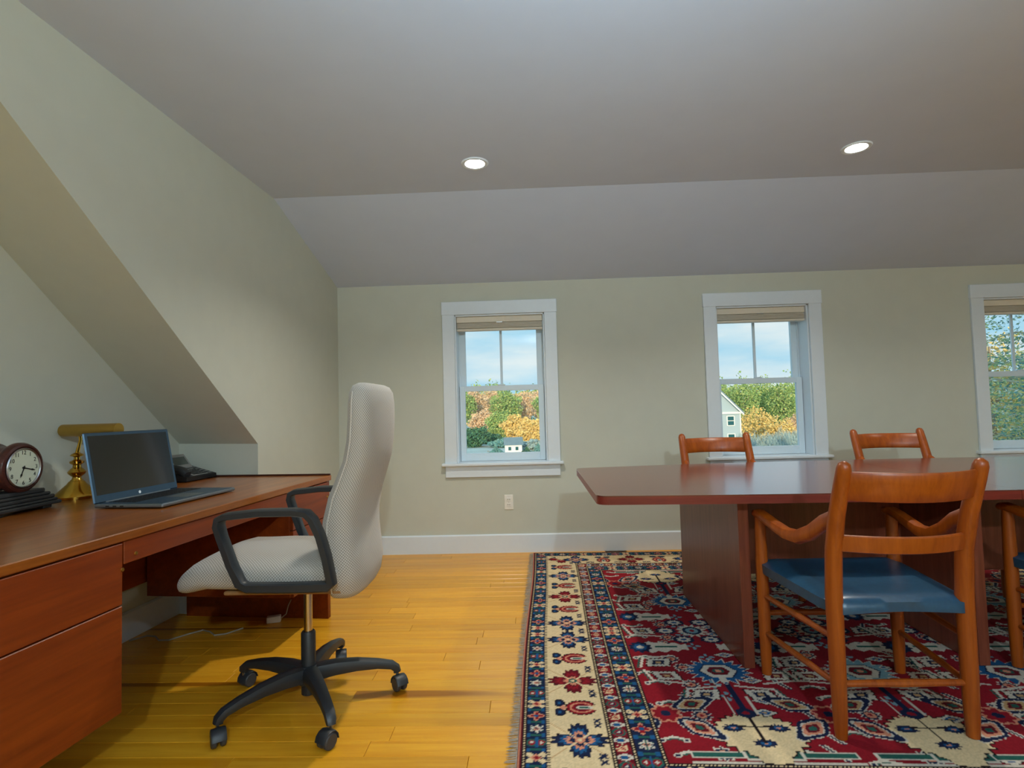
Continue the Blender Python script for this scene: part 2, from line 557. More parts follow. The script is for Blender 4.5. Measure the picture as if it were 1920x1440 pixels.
# baseboards
def base(name, p0, p1, inward, h=0.14, t=0.016):
    a, b = Vector((*p0, 0)), Vector((*p1, 0))
    d = (b - a); L = d.length
    m = Matrix.Translation(a) @ Matrix.Rotation(math.atan2(d.y, d.x), 4, 'Z')
    s = 1 if inward > 0 else -1
    prof = [(0, 0), (t * s, 0), (t * s, h - .008), (t * .5 * s, h), (0, h)]
    mb = MB().rings([[(x, p, z) for p, z in prof] for x in (0, L)], mat=m)
    return struct(mb.build(name, M['trim'], smooth=None))
base('baseboard_back', (XR, WY), (xleft(WY), WY), 1)
base('baseboard_left', (xleft(WY), WY), (xleft(KN[1]), KN[1]), 1)
base('baseboard_alcove', (xalc(3.09), 3.09), (xalc(YR), YR), 1)
base('baseboard_knee', (KN[0], KN[1]), (KL[0], KL[1]), 1)

# ------------------------------------------------------------------ windows
def window(n, x0, x1):
    root = bpy.data.objects.new('window_%d' % n, None)
    C.objects.link(root)
    struct(root)
    root.location = ((x0 + x1) / 2, WY, ZS)
    w = (x1 - x0) / 2
    o = w - CAS
    zt = ZT - ZS
    f = -0.019
    def part(name, lo, hi, mat='trim', bev=.002, parent=root):
        return MB().box(lo, hi, bev).build(name, M[mat], parent, smooth=None)
    part('side_casing', (-w, f, -.008), (-o, 0, zt))
    part('side_casing', (o, f, -.008), (w, 0, zt))
    part('head_casing', (-w - .004, f - .003, zt), (w + .004, 0, zt + .103))
    part('stool', (-w - .022, -.05, -.03), (w + .022, .10, -.008), bev=.006)
    part('apron', (-w + .004, f, -.118), (w - .004, 0, -.03))
    # jamb liner
    j = .012
    part('jamb', (-o, 0, -.008), (-o + j, .2, zt))
    part('jamb', (o - j, 0, -.008), (o, .2, zt))
    part('head_jamb', (-o, 0, zt - j), (o, .2, zt))
    part('outer_sill', (-o, .10, -.03), (o, .24, -.008))
    part('parting_stop', (-o + j, .148, -.008), (-o + j + .008, .156, zt - j), 'sash', 0)
    part('parting_stop', (o - j - .008, .148, -.008), (o - j, .156, zt - j), 'sash', 0)
    mid = zt / 2
    def sash(name, za, zb, ya, yb, st, bot, top, munt):
        xi = o - j - .003
        fr = MB()
        fr.box((-xi, ya, za), (-xi + st, yb, zb), .002).box((xi - st, ya, za), (xi, yb, zb), .002)
        fr.box((-xi + st, ya, za), (xi - st, yb, za + bot), .002).box((-xi + st, ya, zb - top), (xi - st, yb, zb), .002)
        s = fr.build(name, M['sash'], root, smooth=None)
        ym = (ya + yb) / 2
        if munt:
            MB().box((-.010, ym - .008, za + bot), (.010, ym + .008, zb - top), .002).build('muntin', M['sash'], s, smooth=None)
            for sx in (-1, 1):
                a, b = sorted((sx * .010, sx * (xi - st)))
                MB().box((a, ym - .002, za + bot), (b, ym + .002, zb - top)).build('pane', M['glass'], s, smooth=None)
        else:
            MB().box((-xi + st, ym - .002, za + bot), (xi - st, ym + .002, zb - top)).build('pane', M['glass'], s, smooth=None)
        return s
    lo = sash('lower_sash', -.006, mid + .018, .115, .147, .044, .062, .042, False)
    up = sash('upper_sash', mid - .018, zt - j, .157, .189, .050, .030, .05, True)
    MB().box((-.03, .112, mid + .018), (.03, .135, mid + .027), .003).build('sash_lock', M['sash'], lo, smooth=None)
    return root
NAMEW = ['first', 'second', 'third']
blind_labels = ['gathered cream blind above the window nearest the corner',
                'gathered cream blind in the window behind the conference table',
                'gathered cream blind in the window cut by the right edge']
for i, (a, b) in enumerate(WIN):
    window(i + 1, a, b)
    xc = (a + b) / 2; w = (b - a) / 2 - CAS - .014
    t = thing('window_blind', blind_labels[i], 'blind', (xc, WY + .045, ZT - .125), 0, 'raised blinds in the windows')
    MB().box((-w, -.022, .066), (w, .022, .112), .003).build('headrail', M['blind'], t, smooth=None)
    for k in range(7):
        MB().box((-w + .003, -.024, .022 + k * .006), (w - .003, .024, .0255 + k * .006)).build('slat', M['blind'], t, smooth=None)
    MB().box((-w, -.024, .0), (w, .024, .018), .004).build('bottom_rail', M['blind'], t, smooth=None)
    MB().box((-.025, -.0275, .060), (.025, -.024, .068), .001).build('bracket_clip', M['steel'], t, smooth=None)

# outlet
t = thing('wall_outlet', 'white duplex power outlet low on the wall below the window', 'outlet', (-0.187, WY, 0.383))
MB().box((-.035, -.006, -.057), (.035, 0, .057), .004).build('cover_plate', M['outlet'], t)
for s in (-1, 1):
    r = MB().box((-.017, -.0085, s * .02 - .014), (.017, -.004, s * .02 + .014), .004).build('receptacle', M['outlet'], t)
    MB().box((-.008, -.0092, s * .02 - .003), (-.005, -.008, s * .02 + .007)).box((.005, -.0092, s * .02 - .003), (.008, -.008, s * .02 + .006)).build('slots', M['ink'], r, smooth=None)
MB().lathe([(0, .006), (.003, .006), (.003, .0075), (0, .0078)], 10, rotm(x=R(90))).build('screw', M['steel'], t)

# recessed lights
can_labels = {0: 'lit recessed ceiling light above the window nearest the corner', 1: 'lit recessed ceiling light above the conference table',
              2: 'lit recessed ceiling light above the third window, outside the picture', 3: 'lit recessed ceiling light by the rear wall nearest the alcove',
              4: 'lit recessed ceiling light at the middle of the rear wall', 5: 'lit recessed ceiling light by the rear wall farthest from the alcove'}
for i, (x, y, pw) in enumerate(CANS):
    lab = can_labels[i]
    t = thing('recessed_light', lab, 'ceiling light', (x, y, ZC), 0, 'recessed ceiling lights')
    MB().lathe([(.052, .004), (.052, -.004), (.058, -.007), (.070, -.006), (.074, -.001), (.074, .004)], 40, close=True).build('trim_ring', M['trim'], t)
    MB().rings([[(r * math.cos(2 * PI * k / 32), r * math.sin(2 * PI * k / 32), z) for k in range(32)] for r, z in [(.055, 0), (.052, .02), (.049, .05), (.047, .09), (0.001, .092)]], cap=False).build('reflector', M['reflector'], t, normals=False)
    MB().lathe([(.001, .052), (.03, .050), (.042, .045), (.042, .060), (.001, .060)], 32).build('bulb', M['lamp_lens'], t)
    ld = bpy.data.lights.new('recessed_light_lamp', 'AREA')
    ld.shape = 'DISK'; ld.size = 0.085; ld.energy = pw
    ld.color = (1.0, 0.94, 0.82)
    lo = bpy.data.objects.new('lamp', ld); C.objects.link(lo); lo.parent = t
    lo.location = (0, 0, .040)

# ------------------------------------------------------------------ desk (local: y runs away from the far end towards the camera, -x into the alcove)
DZ = 0.765
DA = R(-4.9)
def desk_world(a, d, z=DZ):
    """a = distance from the far end along the front edge, d = distance back from the front edge"""
    m = rotm((-1.1045, 2.996, 0), z=DA)
    return m @ Vector((-d, -a, z))
t = thing('desk', 'long reddish brown wooden desk with drawers set into the alcove', 'desk', (-1.1045, 2.996, 0), DA)
DD, DL = 0.88, 2.15
MB().box((-DD, -DL, DZ - .028), (0, 0, DZ), .003).build('desktop', M['desk'], t)
MB().box((-DD, -.012, DZ), (-.004, .0, DZ + .009), .002).build('back_lip', M['desk_dark'], t, smooth=None)
def pedestal(a0, a1, z0):
    b = MB().box((-DD + .12, -a1, z0), (-.020, -a0, DZ - .028), .002).build('pedestal', M['desk_front'], t, smooth=None)
    zm = .55
    for za, zb in ((zm + .002, DZ - .033), (z0 + .002, zm - .002)):
        dr = MB().box((-.022, -a1 + .004, za), (-.003, -a0 - .004, zb), .002).build('drawer', M['desk_front'], b, smooth=None)
    return b
p1 = pedestal(1.385, 1.845, .237)
p2 = pedestal(.035, .41, .237)
for a in (1.392, .048):
    MB().lathe([(0, 0), (.006, 0), (.005, .004), (0, .0045)], 10, rotm((-.003, -a, .655), y=R(90))).build('drawer_pin', M['brass_satin'], t)
b = MB().box((-.022, -1.383, .668), (-.004, -.412, DZ - .030), .002).build('centre_drawer', M['desk_front'], t, smooth=None)
MB().box((-.45, -1.375, .675), (-.022, -.42, DZ - .036)).build('drawer_box', M['desk_front'], b, smooth=None)
MB().lathe([(0, 0), (.006, 0), (.005, .004), (0, .0045)], 10, rotm((-.004, -1.34, .69), y=R(90))).build('drawer_pin', M['brass_satin'], t)
MB().box((-DD + .04, -.033, 0), (-.012, -.002, DZ - .028), .002).build('end_panel', M['desk_front'], t, smooth=None)
MB().box((-DD + .04, -DL + .01, 0), (-.012, -DL + .045, DZ - .028), .002).build('end_panel', M['desk_front'], t, smooth=None)
MB().box((-DD + .085, -DL + .045, .30), (-DD + .105, -.033, DZ - .028), .001).build('modesty_panel', M['desk_front'], t, smooth=None)
for a in (1.42, 1.81):
    MB().box((-DD + .09, -a - .02, 0), (-DD + .13, -a + .02, .30), .002).build('leg', M['desk_front'], t, smooth=None)

# ------------------------------------------------------------------ laptop
h0, h1 = Vector((-1.664, 2.03, 0)), Vector((-1.624, 2.476, 0))
fr0, fr1 = Vector((-1.391, 1.987, 0)), Vector((-1.321, 2.414, 0))
yd = (h1 - h0).normalized()
xd = Vector((yd.y, -yd.x, 0))
Lw = .435; Ld = .285
ctr = (h0 + h1) / 2
t = thing('laptop', 'open blue grey laptop with a dark screen on the desk', 'laptop', (ctr.x, ctr.y, DZ + .0005), math.atan2(xd.y, xd.x))
b = MB().box((0, -Lw / 2, .003), (Ld, Lw / 2, .017), .004).build('base', M['laptop_silver'], t)
MB().box((.012, -Lw / 2 + .012, .0168), (Ld - .008, Lw / 2 - .012, .0184), .001).build('palm_deck', M['laptop_lid'], b, smooth=None)
kb = MB()
for r in range(6):
    for k in range(15):
        yy = -Lw / 2 + .035 + k * .0245
        kb.box((.03 + r * .0195, yy, .018), (.03 + r * .0195 + .016, yy + .021, .0196))
kb.build('keyboard', M['dark'], b, smooth=None)
MB().box((.165, -.06, .018), (.262, .045, .0189), .001).build('touchpad', M['laptop_silver'], b, smooth=None)
for yy in (-.09, -.06, -.03, 0, .03):
    pass
MB().box((.05, -Lw / 2 - .0004, .007), (.065, -Lw / 2 + .002, .012)).box((.08, -Lw / 2 - .0004, .007), (.095, -Lw / 2 + .002, .012)).box((.11, -Lw / 2 - .0004, .007), (.125, -Lw / 2 + .002, .012)).build('side_ports', M['ink'], b, smooth=None)
for yy in (-.17, .17):
    for xx in (.02, Ld - .03):
        MB().box((xx - .01, yy - .01, 0), (xx + .01, yy + .01, .004)).build('rubber_foot', M['dark'], b, smooth=None)
tl = rotm((0.004, 0, .017), y=R(-11))
lid = MB().box((-.008, -Lw / 2, 0), (0, Lw / 2, .275), .004, tl).build('lid', M['laptop_lid'], t)
MB().box((-.0005, -Lw / 2 + .016, .03), (.0008, Lw / 2 - .016, .262), 0, tl).build('screen', M['screen'], lid, smooth=None)
MB().lathe([(0, 0), (.006, 0), (.006, .0006), (0, .0006)], 16, tl @ rotm((.0005, 0, .015), y=R(90))).build('emblem', M['white_mark'], lid)
MB().tube([(0, -Lw / 2 + .05, .016), (0, Lw / 2 - .05, .016)], .006, 8).build('hinge', M['laptop_silver'], t)

# ------------------------------------------------------------------ brass piano lamp
t = thing('desk_lamp', 'brass piano lamp with a tubular shade behind the laptop', 'lamp', (-1.992, 2.345, DZ + .0008), R(0))
MB().lathe([(0, 0), (.080, 0), (.082, .010), (.076, .020), (.064, .032), (.050, .046), (.036, .06), (.028, .072), (.02, .075)], 32).build('base', M['brass'], t)
MB().lathe([(.02, .058), (.03, .068), (.018, .082), (.016, .09), (.031, .104), (.034, .112), (.026, .122), (.016, .132), (.015, .142), (.026, .15), (.027, .158), (.012, .166), (.011, .176), (.026, .183), (.020, .19), (.009, .196)], 24).build('turned_stem', M['brass'], t)
MB().tube([(0, 0, .19), (.004, .004, .22), (.008, .008, .25), (.006, .006, .285)], [.009, .007, .006, .006], 10).build('arm', M['brass'], t)
sh = []
N = 20
for s in (-.135, .15):
    sh.append(s)
rg = []
rs = .027
for s in (-.070, .205):
    rg.append([(s, rs * math.cos(2 * PI * k / N), .293 + rs * math.sin(2 * PI * k / N)) for k in range(N)])
MB().rings(rg, mat=rotm(z=R(-6))).build('shade', M['brass_satin'], t)
MB().lathe([(0, 0), (.012, 0), (.012, .012), (0, .012)], 12, rotm((.004, .004, .266))).build('swivel', M['brass'], t)

# ------------------------------------------------------------------ mantel clock
t = thing('mantel_clock', 'dark wooden mantel clock with a round dial on the desk', 'clock', (-1.945, 1.985, DZ + .0008), R(3))
mb = MB()
prof = [(0, 0), (.001, .0), (.001, .0)]
for i, (hl, hd, z0, z1) in enumerate([(.150, .078, .012, .026), (.141, .070, .026, .036), (.134, .064, .036, .050), (.122, .057, .050, .062), (.104, .05, .062, .078)]):
    mb.box((-hd, -hl, z0), (hd, hl, z1), .004)
mb.build('base', M['clock_base'], t)
for yy in (-.11, .10):
    MB().box((-.06, yy - .02, 0), (.062, yy + .02, .013), .002).build('foot', M['clock_base'], t)
cz = .165
ax = rotm((0, 0, cz), y=R(90))
MB().lathe([(0, -.075), (.088, -.075), (.094, -.066), (.094, -.055), (.084, -.045), (.080, -.03), (.080, .015), (.088, .02), (.094, .03), (.094, .042), (.088, .052), (.080, .055), (.072, .050), (0, .050)], 48, ax).build('drum', M['clock_wood'], t)
MB().lathe([(.068, .050), (.073, .050), (.074, .055), (.071, .058), (.068, .055)], 48, ax, close=True).build('bezel', M['steel'], t)
d = MB().lathe([(0, .050), (.069, .050), (.069, .0525), (0, .0525)], 40, ax).build('dial', M['dial'], t)
def text_mesh(body, size):
    cu = bpy.data.curves.new('numeral', 'FONT')
    cu.body = body; cu.size = size; cu.align_x = 'CENTER'; cu.align_y = 'CENTER'; cu.extrude = .0003
    o = bpy.data.objects.new('numeral_source', cu)
    C.objects.link(o)
    me = bpy.data.meshes.new_from_object(o)
    bpy.data.objects.remove(o); bpy.data.curves.remove(cu)
    me.materials.clear(); me.materials.append(M['ink'])
    return me
for k in range(1, 13):
    a = R(90 - 30 * k)
    # dial lies in the local YZ plane facing +x ; viewer's right is +y
    q = obj('numeral', text_mesh(str(k), .021), d)
    q.matrix_local = Matrix.Translation((.0528, .056 * math.cos(a), cz + .056 * math.sin(a))) @ Matrix(((0, 0, 1), (1, 0, 0), (0, 1, 0))).to_4x4()
def hand(name, ang, L, w):
    a = R(ang)
    mb = MB()
    mm = Matrix.Translation((.0542, 0, cz)) @ Matrix.Rotation(-a, 4, 'X')
    mb.add([(0, -w, -.008), (0, w, -.008), (0, w * .8, L * .6), (0, w * 1.7, L * .72), (0, 0, L), (0, -w * 1.7, L * .72), (0, -w * .8, L * .6),
            (.0008, -w, -.008), (.0008, w, -.008), (.0008, w * .8, L * .6), (.0008, w * 1.7, L * .72), (.0008, 0, L), (.0008, -w * 1.7, L * .72), (.0008, -w * .8, L * .6)],
           [(6, 5, 4, 3, 2, 1, 0), (7, 8, 9, 10, 11, 12, 13)] + [(i, (i + 1) % 7, 7 + (i + 1) % 7, 7 + i) for i in range(7)], mm)
    return mb.build(name, M['ink'], d, smooth=None)
hand('hour_hand', 203, .038, .0022)
hand('minute_hand', 104, .052, .0019)
MB().lathe([(0, .0525), (.005, .0525), (.004, .056), (0, .056)], 14, ax).build('hub', M['ink'], d)

# ------------------------------------------------------------------ telephone
t = thing('desk_phone', 'black and grey office telephone with tilted display beside the laptop', 'telephone', (-1.895, 2.925, DZ + .0008), R(84))
t.scale = (1.2, 1.1, 1.1)
# local: front towards +x? keypad slopes down towards -y (the camera)
side = [(-.105, .004), (-.105, .022), (-.02, .045), (.085, .075), (.085, .004)]
mb = MB().rings([[(x, a, z) for a, z in side] for x in (-.095, .095)])
body = mb.build('body', M['dark'], t, smooth=None)
for xx in (-.07, .07):
    for ya in (-.09, .05):
        MB().box((xx - .015, ya, 0), (xx + .015, ya + .03, .005)).build('foot', M['dark'], body, smooth=None)
sl = math.atan2(.045 - .022, .085)
fm = rotm((0, -.105, .0225), x=sl)
fp = MB().box((-.045, .008, 0), (.05, .10, .003), .001, fm).build('keypad_plate', M['phone_grey'], t, smooth=None)
for r in range(4):
    for k in range(4):
        MB().box((-.036 + k * .021, .014 + r * .019, .003), (-.036 + k * .021 + .016, .014 + r * .019 + .012, .0055), .001, fm).build('key', M['dark'], fp, smooth=None)
kb = MB()
for r in range(6):
    kb.box((.062, .015 + r * .024, .0), (.082, .015 + r * .024 + .009, .003), 0, fm)
kb.build('line_keys', M['key'], body, smooth=None)
sm = rotm((0, .0, .052), x=R(52))
sc = MB().box((-.055, 0, -.004), (.058, .085, .010), .004, sm).build('display', M['phone_grey'], t, smooth=None)
MB().box((-.040, .020, .0098), (.043, .066, .0112), 0, sm).build('display_glass', M['phone_lcd'], sc, smooth=None)
hp = [(-.077, -.095, .035), (-.077, -.06, .056), (-.077, .0, .074), (-.077, .06, .095), (-.077, .09, .094)]
MB().ribbon(hp, [.036, .04, .032, .04, .036], [.026, .030, .020, .030, .026], (1, 0, 0)).build('handset', M['black_plastic'], t)

# ------------------------------------------------------------------ bits under the desk
p = desk_world(.12, .33, 0)
t = thing('power_adapter', 'small beige power adapter with a white lead under the desk', 'adapter', (-1.40, 2.93, 0), R(20))
MB().box((-.035, -.02, 0), (.035, .02, .032), .004).build('case', M['outlet'], t, smooth=None)
MB().tube([(.034, 0, .015), (.06, .01, .03), (.07, .02, .07), (.085, .02, .1)], .003, 6).build('lead', M['cord_white'], t)
mb = MB()
path = [(-2.02 + .05 * i, 2.70 + .05 * math.sin(i * 1.3) + .012 * i, .005) for i in range(11)]
tag(mb.tube(path, .004, 6).build('floor_cord', M['cord_white']), 'pale cord lying on the floor in shadow under the desk', 'cord')

# ------------------------------------------------------------------ office chair (local +x = where the sitter faces)
OC = (-.881, 2.125)
t = thing('office_chair', 'high-backed beige woven swivel chair with black arms', 'office chair', (*OC, 0), PI)
def loft(levels, n=28, power=3.2):
    """levels: list of (centre, half_a_vec, half_b_vec)"""
    rg = []
    for c, a, b in levels:
        c, a, b = Vector(c), Vector(a), Vector(b)
        ring = []
        for k in range(n):
            an = 2 * PI * k / n
            co, si = math.cos(an), math.sin(an)
            q = (abs(co) ** power + abs(si) ** power) ** (-1 / power)
            ring.append(c + a * (co * q) + b * (si * q))
        rg.append(ring)
    return rg
# backrest: by height: front u, rear u, half width
bl = [(.43, -.150, -.215, .12), (.445, -.130, -.245, .170), (.47, -.120, -.258, .197), (.53, -.112, -.266, .212), (.60, -.108, -.258, .213), (.66, -.106, -.252, .212), (.72, -.110, -.252, .211),
      (.80, -.130, -.268, .208), (.87, -.160, -.290, .204), (.93, -.185, -.308, .202), (1.0, -.200, -.318, .203), (1.08, -.206, -.322, .204), (1.14, -.208, -.322, .202), (1.18, -.212, -.318, .192), (1.203, -.225, -.305, .175), (1.212, -.245, -.285, .15)]
back = MB().rings(loft([((.5 * (f + r), 0, z), ((f - r) / 2, 0, 0), (0, w, 0)) for z, f, r, w in bl], power=3.0), uv=True).build('backrest', M['fabric'], t, smooth=60)
# piping along the side seam
for s in (-1, 1):
    MB().tube([(f + (r - f) * .34, s * (w + .001), z) for z, f, r, w in bl[2:-2]], .0028, 6).build('seam_piping', M['fabric'], back)
# seat: swept along x : (x, z_bottom, z_top, half width)
sl_ = [(-.20, .50, .560, .20), (-.19, .485, .585, .222), (-.12, .48, .592, .234), (0, .478, .596, .240), (.12, .478, .600, .240), (.22, .480, .598, .238), (.28, .482, .599, .236),
       (.32, .474, .590, .232), (.35, .467, .575, .226), (.372, .468, .555, .216), (.386, .480, .533, .200), (.391, .497, .516, .180)]
seat = MB().rings(loft([((x, 0, (a + b) / 2 - (0.0)), (0, w, 0), (0, 0, (b - a) / 2)) for x, a, b, w in sl_], power=3.4), uv=True).build('seat', M['fabric'], t, smooth=60)
MB().box((-.20, -.2, .470), (.22, .2, .484), .004).build('under_board', M['tan_board'], t, smooth=None)
# arms : closed loops
def arm(s):
    y = s * .278
    loop = [(.115, .535), (.145, .600), (.178, .690), (.190, .730), (.186, .752), (.165, .762), (.05, .772), (-.07, .772), (-.115, .766), (-.135, .745), (-.160, .690), (-.180, .620), (-.193, .555), (-.196, .532), (-.185, .522), (-.05, .520), (.09, .522)]
    N = len(loop)
    rg = []
    pts = [Vector((a, y, b)) for a, b in loop]
    for i, p in enumerate(pts):
        d = (pts[(i + 1) % N] - pts[i - 1]).normalized()
        b = Vector((0, 1, 0)); a = b.cross(d).normalized()
        hw, ht = (.024, .013)
        if p.z > .73: hw, ht = .027, .012
        if p.z < .54: hw, ht = .018, .016
        rg.append([p + a * ht + b * hw * .7, p + a * ht * .7 + b * hw, p - a * ht * .7 + b * hw, p - a * ht + b * hw * .7, p - a * ht - b * hw * .7, p - a * ht * .7 - b * hw, p + a * ht * .7 - b * hw, p + a * ht - b * hw * .7])
    o = MB().rings(rg, loop=True).build('armrest', M['black_plastic'], t, smooth=40)
    MB().box((-.11, min(y, y - s * .09), .500), (.06, max(y, y - s * .09), .520), .004).build('arm_bracket', M['black_plastic'], o, smooth=None)
arm(1); arm(-1)
MB().rings(loft([((-.02, 0, .47), (.11, 0, 0), (0, .07, 0)), ((-.02, 0, .445), (.10, 0, 0), (0, .065, 0)), ((-.01, 0, .425), (.05, 0, 0), (0, .05, 0))])).build('tilt_mechanism', M['black_plastic'], t, smooth=40)
MB().tube([(.03, -.06, .445), (.03, -.16, .440), (.03, -.2, .437)], [.005, .005, .009], 8).build('lever', M['black_plastic'], t)
MB().lathe([(.016, .25), (.016, .43), (.0, .43)], 16).build('gas_lift', M['chrome'], t)
MB().lathe([(.018, .03), (.027, .035), (.027, .262), (.023, .268), (.0, .268)], 18).build('column_sleeve', M['black_plastic'], t)
MB().lathe([(0, .075), (.042, .078), (.05, .10), (.046, .128), (.034, .142), (0, .142)], 20).build('hub', M['black_plastic'], t)
PH = .285
for k in range(5):
    # world angle -> local angle (object is turned by pi)
    a = PH + 2 * PI * k / 5 + PI
    m = rotm(z=a)
    path = [(.03, 0, .112), (.10, 0, .118), (.18, 0, .117), (.26, 0, .108), (.312, 0, .096), (.330, 0, .082), (.333, 0, .068)]
    lg = MB().ribbon(path, [.062, .056, .048, .042, .038, .036, .03], [.062, .056, .046, .034, .030, .03, .03], (0, 1, 0), m, power=3.5).build('base_leg', M['black_plastic'], t, smooth=45)
    sw = rotm((.333 * math.cos(a), .333 * math.sin(a), 0), z=[2.3, 1.9, -2.0, 2.2, 1.1][k])
    MB().tube([(0, 0, .05), (0, 0, .082)], .006, 8, sw).build('stem', M['steel'], lg)
    for s in (-1, 1):
        w = MB().lathe([(0, -.009), (.022, -.009), (.027, -.005), (.027, .005), (.023, .009), (0, .009)], 20, sw @ rotm((.018, s * .014, .0275), x=R(90))).build('caster_wheel', M['caster'], lg)
    hood = [(.018 + .031 * math.cos(R(q)), .0275 + .031 * math.sin(R(q))) for q in (5, 35, 65, 95, 125, 155, 185)]
    MB().ribbon([(a_, 0, b_) for a_, b_ in hood], .046, .006, (0, 1, 0), sw).build('caster_hood', M['black_plastic'], lg)

# ------------------------------------------------------------------ conference table
t = thing('conference_table', 'boat-shaped mahogany conference table standing on the rug', 'table', (1.87, 2.78, 0.012))
TZ = .728
XH = 1.61
def tab_edge(n=14):
    near, far = [], []
    for i in range(n + 1):
        x = -XH + 2 * XH * i / n
        s = 1 - (x / XH) ** 2
        near.append((x, -.54 - .065 * s)); far.append((x, .50 + .12 * s))
    return near, far
near, far = tab_edge()
def rounded(poly, r, idx):
    out = []
    n = len(poly)
    for i, p in enumerate(poly):
        if i not in idx: out.append(p); continue
        p = Vector(p); a = (Vector(poly[i - 1]) - p).normalized(); b = (Vector(poly[(i + 1) % n]) - p).normalized()
        for k in range(7):
            s = k / 6
            out.append(tuple((p + a * r) * (1 - s) ** 2 + p * 2 * s * (1 - s) + (p + b * r) * s * s))
    return out
poly = near + far[::-1]
poly = rounded(poly, .045, {0, len(near) - 1, len(near), len(poly) - 1})
def half(side):
    out = []
    pts = poly
    n = len(pts)
    for i in range(n):
        a, b = pts[i], pts[(i + 1) % n]
        ia, ib = a[0] * side >= 0.0008, b[0] * side >= 0.0008
        if ia: out.append(a)
        if ia != ib:
            s = (side * .0008 - a[0]) / (b[0] - a[0])
            out.append((side * .0008, a[1] + (b[1] - a[1]) * s))
    return out
for side in (-1, 1):
    hp = half(side)
    top = MB().prism(hp, TZ - .004, TZ).build('table_top', M['mahogany'], t, smooth=None)
    cx_ = 0
    inner = [(x * .9985, y * .9985) for x, y in hp]
    MB().prism(hp, TZ - .036, TZ - .0042).build('edge_band', M['mahogany_edge'], top, smooth=30)
for x in (-1.0, -.06, 1.0):
    MB().box((x - .022, -.455, 0), (x + .022, .45, TZ - .036), .002).build('panel_leg', M['mahogany_panel'], t, smooth=None)
MB().box((-.978, -.02, .25), (-.082, .02, TZ - .036), .001).build('stretcher_panel', M['mahogany_panel'], t, smooth=None)
MB().box((-.038, -.02, .25), (.978, .02, TZ - .036), .001).build('stretcher_panel', M['mahogany_panel'], t, smooth=None)

